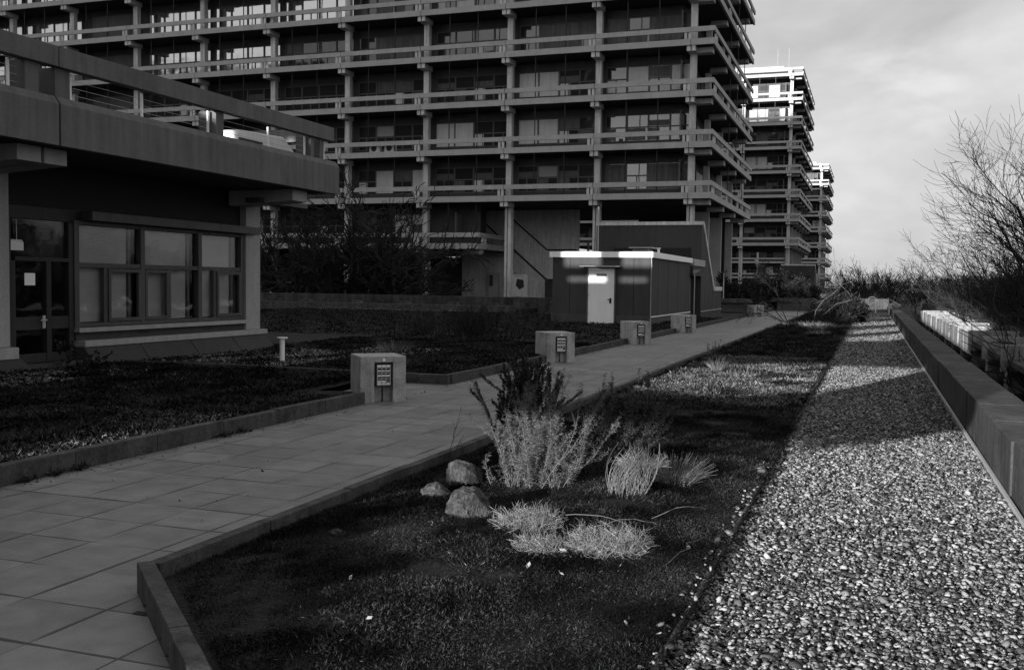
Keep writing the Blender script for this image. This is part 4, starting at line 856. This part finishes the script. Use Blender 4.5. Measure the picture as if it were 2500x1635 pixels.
# far wood as one mass
rg = np.random.default_rng(17); n = 90000; P = np.stack([rg.uniform(-60, 90, n), rg.uniform(185, 330, n), rg.random(n)**1.4], 1)
top = 4.0+1.2*fnoise(P[:, 0], P[:, 1], .35, 5)+.8*fnoise(P[:, 0], P[:, 1], 1.1, 6); P[:, 2] = -4+P[:, 2]*(top+3.2)
Dr = rg.normal(0, 1, (n, 3)); V, F = blades(P, Dr, rg.uniform(.4, 1.1, n), rg.uniform(.05, .12, n), rg)
tag(link('wood', npmesh('wood', V, F, 'evergreen')), 'dark bare wood on the horizon', 'wood', kind='stuff')
n = 45000; P = np.stack([rg.uniform(4.2, 10, n), rg.uniform(18, 130, n), rg.random(n)], 1); P[:, 0] += P[:, 1]*.02; top = 1.75+.45*fnoise(P[:, 0], P[:, 1], 1.3, 7)+P[:, 1]*.006; P[:, 2] = -2+P[:, 2]*(top+1.9)
Dr = rg.normal(0, .8, (n, 3)); Dr[:, 2] += .5; V, F = blades(P, Dr, rg.uniform(.2, .5, n), rg.uniform(.01, .03, n), rg)
tag(link('undergrowth', npmesh('undergrowth', V, F, 'evergreen')), 'dark twiggy undergrowth filling the slope beyond the parapet', 'undergrowth', kind='stuff')
# dark trees by the planter on the left
kL = dict(seed=131, H=6.2, spread=1.0, n0=13, depth=4, trunk_h=0, r0=.3, upb=.1, fan=1.4, jit=.2, rmin=.027)
kL2 = dict(seed=137, H=4.8, spread=1.0, n0=13, depth=4, trunk_h=0, r0=.26, upb=.0, fan=1.7, jit=.2, rmin=.027)
for i, (key, x, y, s, lb) in enumerate((('L', -39, 62, 1.0, 'leftmost dark bare tree, beside the pavilion column'), ('L', -33, 63, 1.25, 'tallest dark bare tree in front of the tower'), ('L2', -29.5, 61.5, 1.05, 'rightmost dark bare tree, branches reaching the pale stair wall'), ('L2', -36, 60, 1.0, 'low spreading dark tree between the two taller ones'), ('L', -42.5, 60.5, 1.0, 'dark bare tree mostly hidden behind the pavilion'), ('L2', -31.5, 64, 1.1, 'dark bare tree behind the tallest one'), ('L', -35.8, 64.5, 1.05, 'dark bare tree rising between the leftmost and the tallest'))):
    bare_tree(key, (x, y, .2), lb, 'dark bare trees at the planter', i*1.9, s, **(kL if key == 'L' else kL2))
# bare bush in the middle distance
kM = dict(seed=151, H=2.6, spread=.9, n0=9, depth=4, trunk_h=0, r0=.035, upb=.05, fan=1.6)
bare_tree('M', (-3.0, 43.5, .05), 'bare spreading bush leaning over the end of the path', None, 0, 1.0, name='bare_bush', cat='bush', **kM)
bare_tree('M', (-1.6, 46, .05), 'dark bare bush right of the pale crooked branches', None, 2.2, .8, name='bare_bush', cat='bush', **kM)
t = thing('dead_bush', (-2.25, 44, .05), 'pale crooked dead branches in the middle of the far bed', 'bush'); g = MB(); rnd = random.Random(8)
for pts, r in (([(0, 0, 0), (.05, 0, .5), (.35, 0, .95), (.8, 0, 1.3), (1.05, 0, 1.6)], .03), ([(1.05, 0, 1.6), (.9, 0, 2.1), (.75, 0, 2.5), (.7, 0, 3.1)], .02), ([(1.05, 0, 1.6), (1.35, 0, 1.3), (1.5, 0, 1.0)], .02), ([(1.5, 0, 1.0), (.9, 0, .8), (.3, 0, .25)], .02), ([(.35, 0, .95), (-.1, .1, .8), (-.5, .1, 1.1)], .014), ([(.9, 0, 2.1), (1.3, 0, 2.2), (1.5, 0, 2.4)], .012), ([(.75, 0, 2.5), (.55, 0, 2.8), (.5, 0, 3.0)], .01), ([(1.05, 0, 1.6), (1.3, .1, 1.75), (1.5, 0, 1.7)], .012), ([(1.05, 0, 1.6), (.8, .1, 1.8), (.6, 0, 1.75)], .01)):
    g.tube([Vector(p)+Vector((rnd.gauss(0, .02), 0, rnd.gauss(0, .02))) for p in pts], list(np.linspace(r*.75, r*.3, len(pts))), 5)
g.build('branches', 'bark_l', t)
tuft((-2.3, 41.3, .03), 500, .28, 1.8, (.4, -.3, 0), 'pale', 'low sprawl of bleached grass under the crooked branches', 71, .006, .9)
tuft((-1.5, 39.8, .03), 350, .22, 1.8, (.4, -.3, 0), 'dry', 'dry grass patch right of the bleached sprawl', 72, .006, .8)
# evergreen bushes at the tower foot
def evergreen(x, y, rx, h_, seed, lb):
    t = thing('evergreen_bush', (x, y, 0), lb, 'bush', 'dark evergreens at the tower foot'); rg = np.random.default_rng(seed); n = 5000
    c = rg.normal(size=(14, 3))*(rx*.45, rx*.4, h_*.22)+(0, 0, h_*.55); k = rg.integers(0, 14, n); P = c[k]+rg.normal(size=(n, 3))*(rx*.16, rx*.16, h_*.12); P[:, 2] = np.abs(P[:, 2]); Dr = rg.normal(size=(n, 3)); Dr[:, 2] += .9
    V, F = blades(P, Dr, rg.uniform(.12, .3, n), rg.uniform(.04, .08, n), rg); link('foliage', npmesh('foliage', V, F, 'evergreen'), t); MB().tube([(0, 0, 0), (0, 0, h_*.6)], .05, 6).build('stem', 'bark', t)
for i, a in enumerate(((-8.6, 67, 1.1, 1.7, 'leftmost dark evergreen bush at the tower foot'), (-7.2, 68, 1.5, 2.4, 'tall dark evergreen bush behind the farthest block lamp'), (-5.6, 70, 1.4, 2.1, 'rounded dark evergreen bush left of the path end'), (-4.2, 74, 1.3, 1.7, 'low dark evergreen bush at the path end'), (-1.2, 47.5, 1.0, 1.3, 'dark evergreen clump in the far bed beside the crooked branches'))): evergreen(a[0], a[1], a[2], a[3], 80+i, a[4])
# ------------------------------------------------------------------ unseen shade casters added behind the camera: a pierced screen and a ridge block
YS = -9.0
def src(x, y, z): return (x-KX*(y-YS), z+KZ*(y-YS))
def hull2(pts):
    pts = sorted(set(pts)); 
    def half(ps):
        o = []
        for p in ps:
            while len(o) > 1 and (o[-1][0]-o[-2][0])*(p[1]-o[-2][1])-(o[-1][1]-o[-2][1])*(p[0]-o[-2][0]) <= 0: o.pop()
            o.append(p)
        return o
    a = half(pts); b = half(pts[::-1]); return a[:-1]+b[:-1]
holes = []  # openings traced back along the sun from the wanted patches
def G(*pts, z=.03): holes.append(hull2([src(x, y, z) for x, y in pts]))
def G2(pts): holes.append(hull2([src(*p) for p in pts]))
G((-.69, 9.6), (1.5, 12.6), (1.6, 1.0), (-1.2, 1.0), (-1.7, 3.2), (-3.0, 6.4))            # near gravel and moss
G2([(1.0, 1, 0), (1.0, 11.2, 0), (1.0, 11.0, .46), (1.46, 12.4, .46), (1.46, 1, .46)])
G2([(-3.1, 6.3, 0), (-1.2, 9.3, .1), (-1.2, 7, .4), (-3.2, 7.2, .42), (-1.7, 7.2, .62), (-2.4, 7.2, .6)])   # lower half of the shrub
G((-.65, 15.2), (1.13, 20.7), (1.16, 20.9), (-.5, 20.7), (-1.8, 20.2), (-3.1, 18.5), (-3.25, 14.6), (-1.63, 14.0))
G((-.7, 30.6), (.35, 30.9), (1.28, 34.0), (1.25, 37.4), (.24, 33.9), (-.7, 32.6)); G((-.6, 35.3), (.26, 37.2), (1.23, 39.8), (1.3, 43.6), (.45, 41.0), (-.6, 38.2))
G((-1.8, 33.3), (-1.0, 33.3), (-1.0, 35), (-1.8, 37)); G((-.6, 42.2), (1.29, 46.6), (1.38, 50.2), (-.6, 45.6)); G((-.5, 49.4), (1.3, 53.5), (1.3, 57.0), (-.5, 53.5))
G((-3.4, 39), (-1.4, 37.6), (-1.4, 42), (-3.2, 43))
for (a, b) in ((-11.0, -9.55), (-8.75, -7.45)): G2([(a, 36.6, 2.24), (b, 36.6, 2.24), (a, 36.6, 2.85), (b, 36.6, 2.85)])
for (a, b) in ((-10.85, -9.35), (-8.85, -7.8)): G2([(a, 36.6, 1.66), (b, 36.6, 1.66), (a, 36.6, 1.82), (b, 36.6, 1.82)])
G2([(2.25, 26.5, .02), (2.25, 50, .1), (2.25, 50, .6), (2.25, 26.5, .55), (3.3, 31.2, .8), (3.3, 60, .8), (3.3, 58, .3), (3.3, 31, .35)])
G2([(-2.6, 43.5, .5), (-.8, 43.5, .6), (-1.2, 43.5, 3.0), (-1.9, 43.5, 3.0)]); G2([(-5, 43, 1.6), (-3.6, 43, 1.2), (-3.8, 43, 2.3), (-5.2, 43, 2.3)])
G2([(-11.5, 16.5, 4.15), (-11.5, 18.6, 4.15), (-11.5, 18.6, 4.55), (-12.6, 16.5, 4.5), (-13.2, 16.5, 4.15)])
G((-5.9, 7.0), (-5.9, 9.2), (-5.82, 9.2), (-5.82, 7.0), z=0); G((-6.5, 6.0), (-6.15, 6.0), (-6.15, 8.4), (-6.6, 7.2), z=.12)
x0, x1, z0, z1, st_ = -46, 3.0, -.1, 15.2, .08
nx = int((x1-x0)/st_); nz_ = int((z1-z0)/st_); gx = x0+(np.arange(nx)+.5)*st_; gz_ = z0+(np.arange(nz_)+.5)*st_; XX, ZZ = np.meshgrid(gx, gz_); mask = np.ones(XX.shape, bool)
for h_ in holes:
    ins = np.ones(XX.shape, bool)
    for i in range(len(h_)):
        (ax, az), (bx, bz) = h_[i], h_[(i+1) % len(h_)]; ins &= ((bx-ax)*(ZZ-az)-(bz-az)*(XX-ax)) >= 0
    mask &= ~ins
cs = MB(); used = np.zeros(mask.shape, bool)
for j in range(nz_):
    i = 0
    while i < nx:
        if mask[j, i] and not used[j, i]:
            i2 = i
            while i2 < nx and mask[j, i2] and not used[j, i2]: i2 += 1
            j2 = j+1
            while j2 < nz_ and mask[j2, i:i2].all() and not used[j2, i:i2].any(): j2 += 1
            used[j:j2, i:i2] = True; cs.box(x0+i*st_, x0+i2*st_, YS-.12, YS, z0+j*st_, z0+j2*st_); i = i2
        else: i += 1
ob = thing('shade_screen', (-20, YS, 0), 'added unseen screen behind the camera, pierced to let sun patches onto the terrace', 'building')  # added unseen caster, its openings cut only to shape the sunlight
local(cs, ob).build('shade_panel', 'conc', ob)
local(MB().box(-70, x0-.01, YS-.12, YS, -.1, 15.2), ob).build('shade_panel', 'conc', ob)
HZ = 26.2+KZ*452; e0 = -118.5
shade_ridge = MB(); prof = [(e0, -8), (e0-.5, HZ), (-250, HZ+3), (-420, HZ+10), (-700, 60), (-900, -8)]
shade_ridge.prism(prof, -330, -300, 'y'); shade_ridge.v = [(x+(y+300)*KX, y, z) for x, y, z in shade_ridge.v]
tag(shade_ridge.build('shade_ridge', 'ground'), kind='structure')  # added unseen block, sized to keep the towers' lower storeys in shade
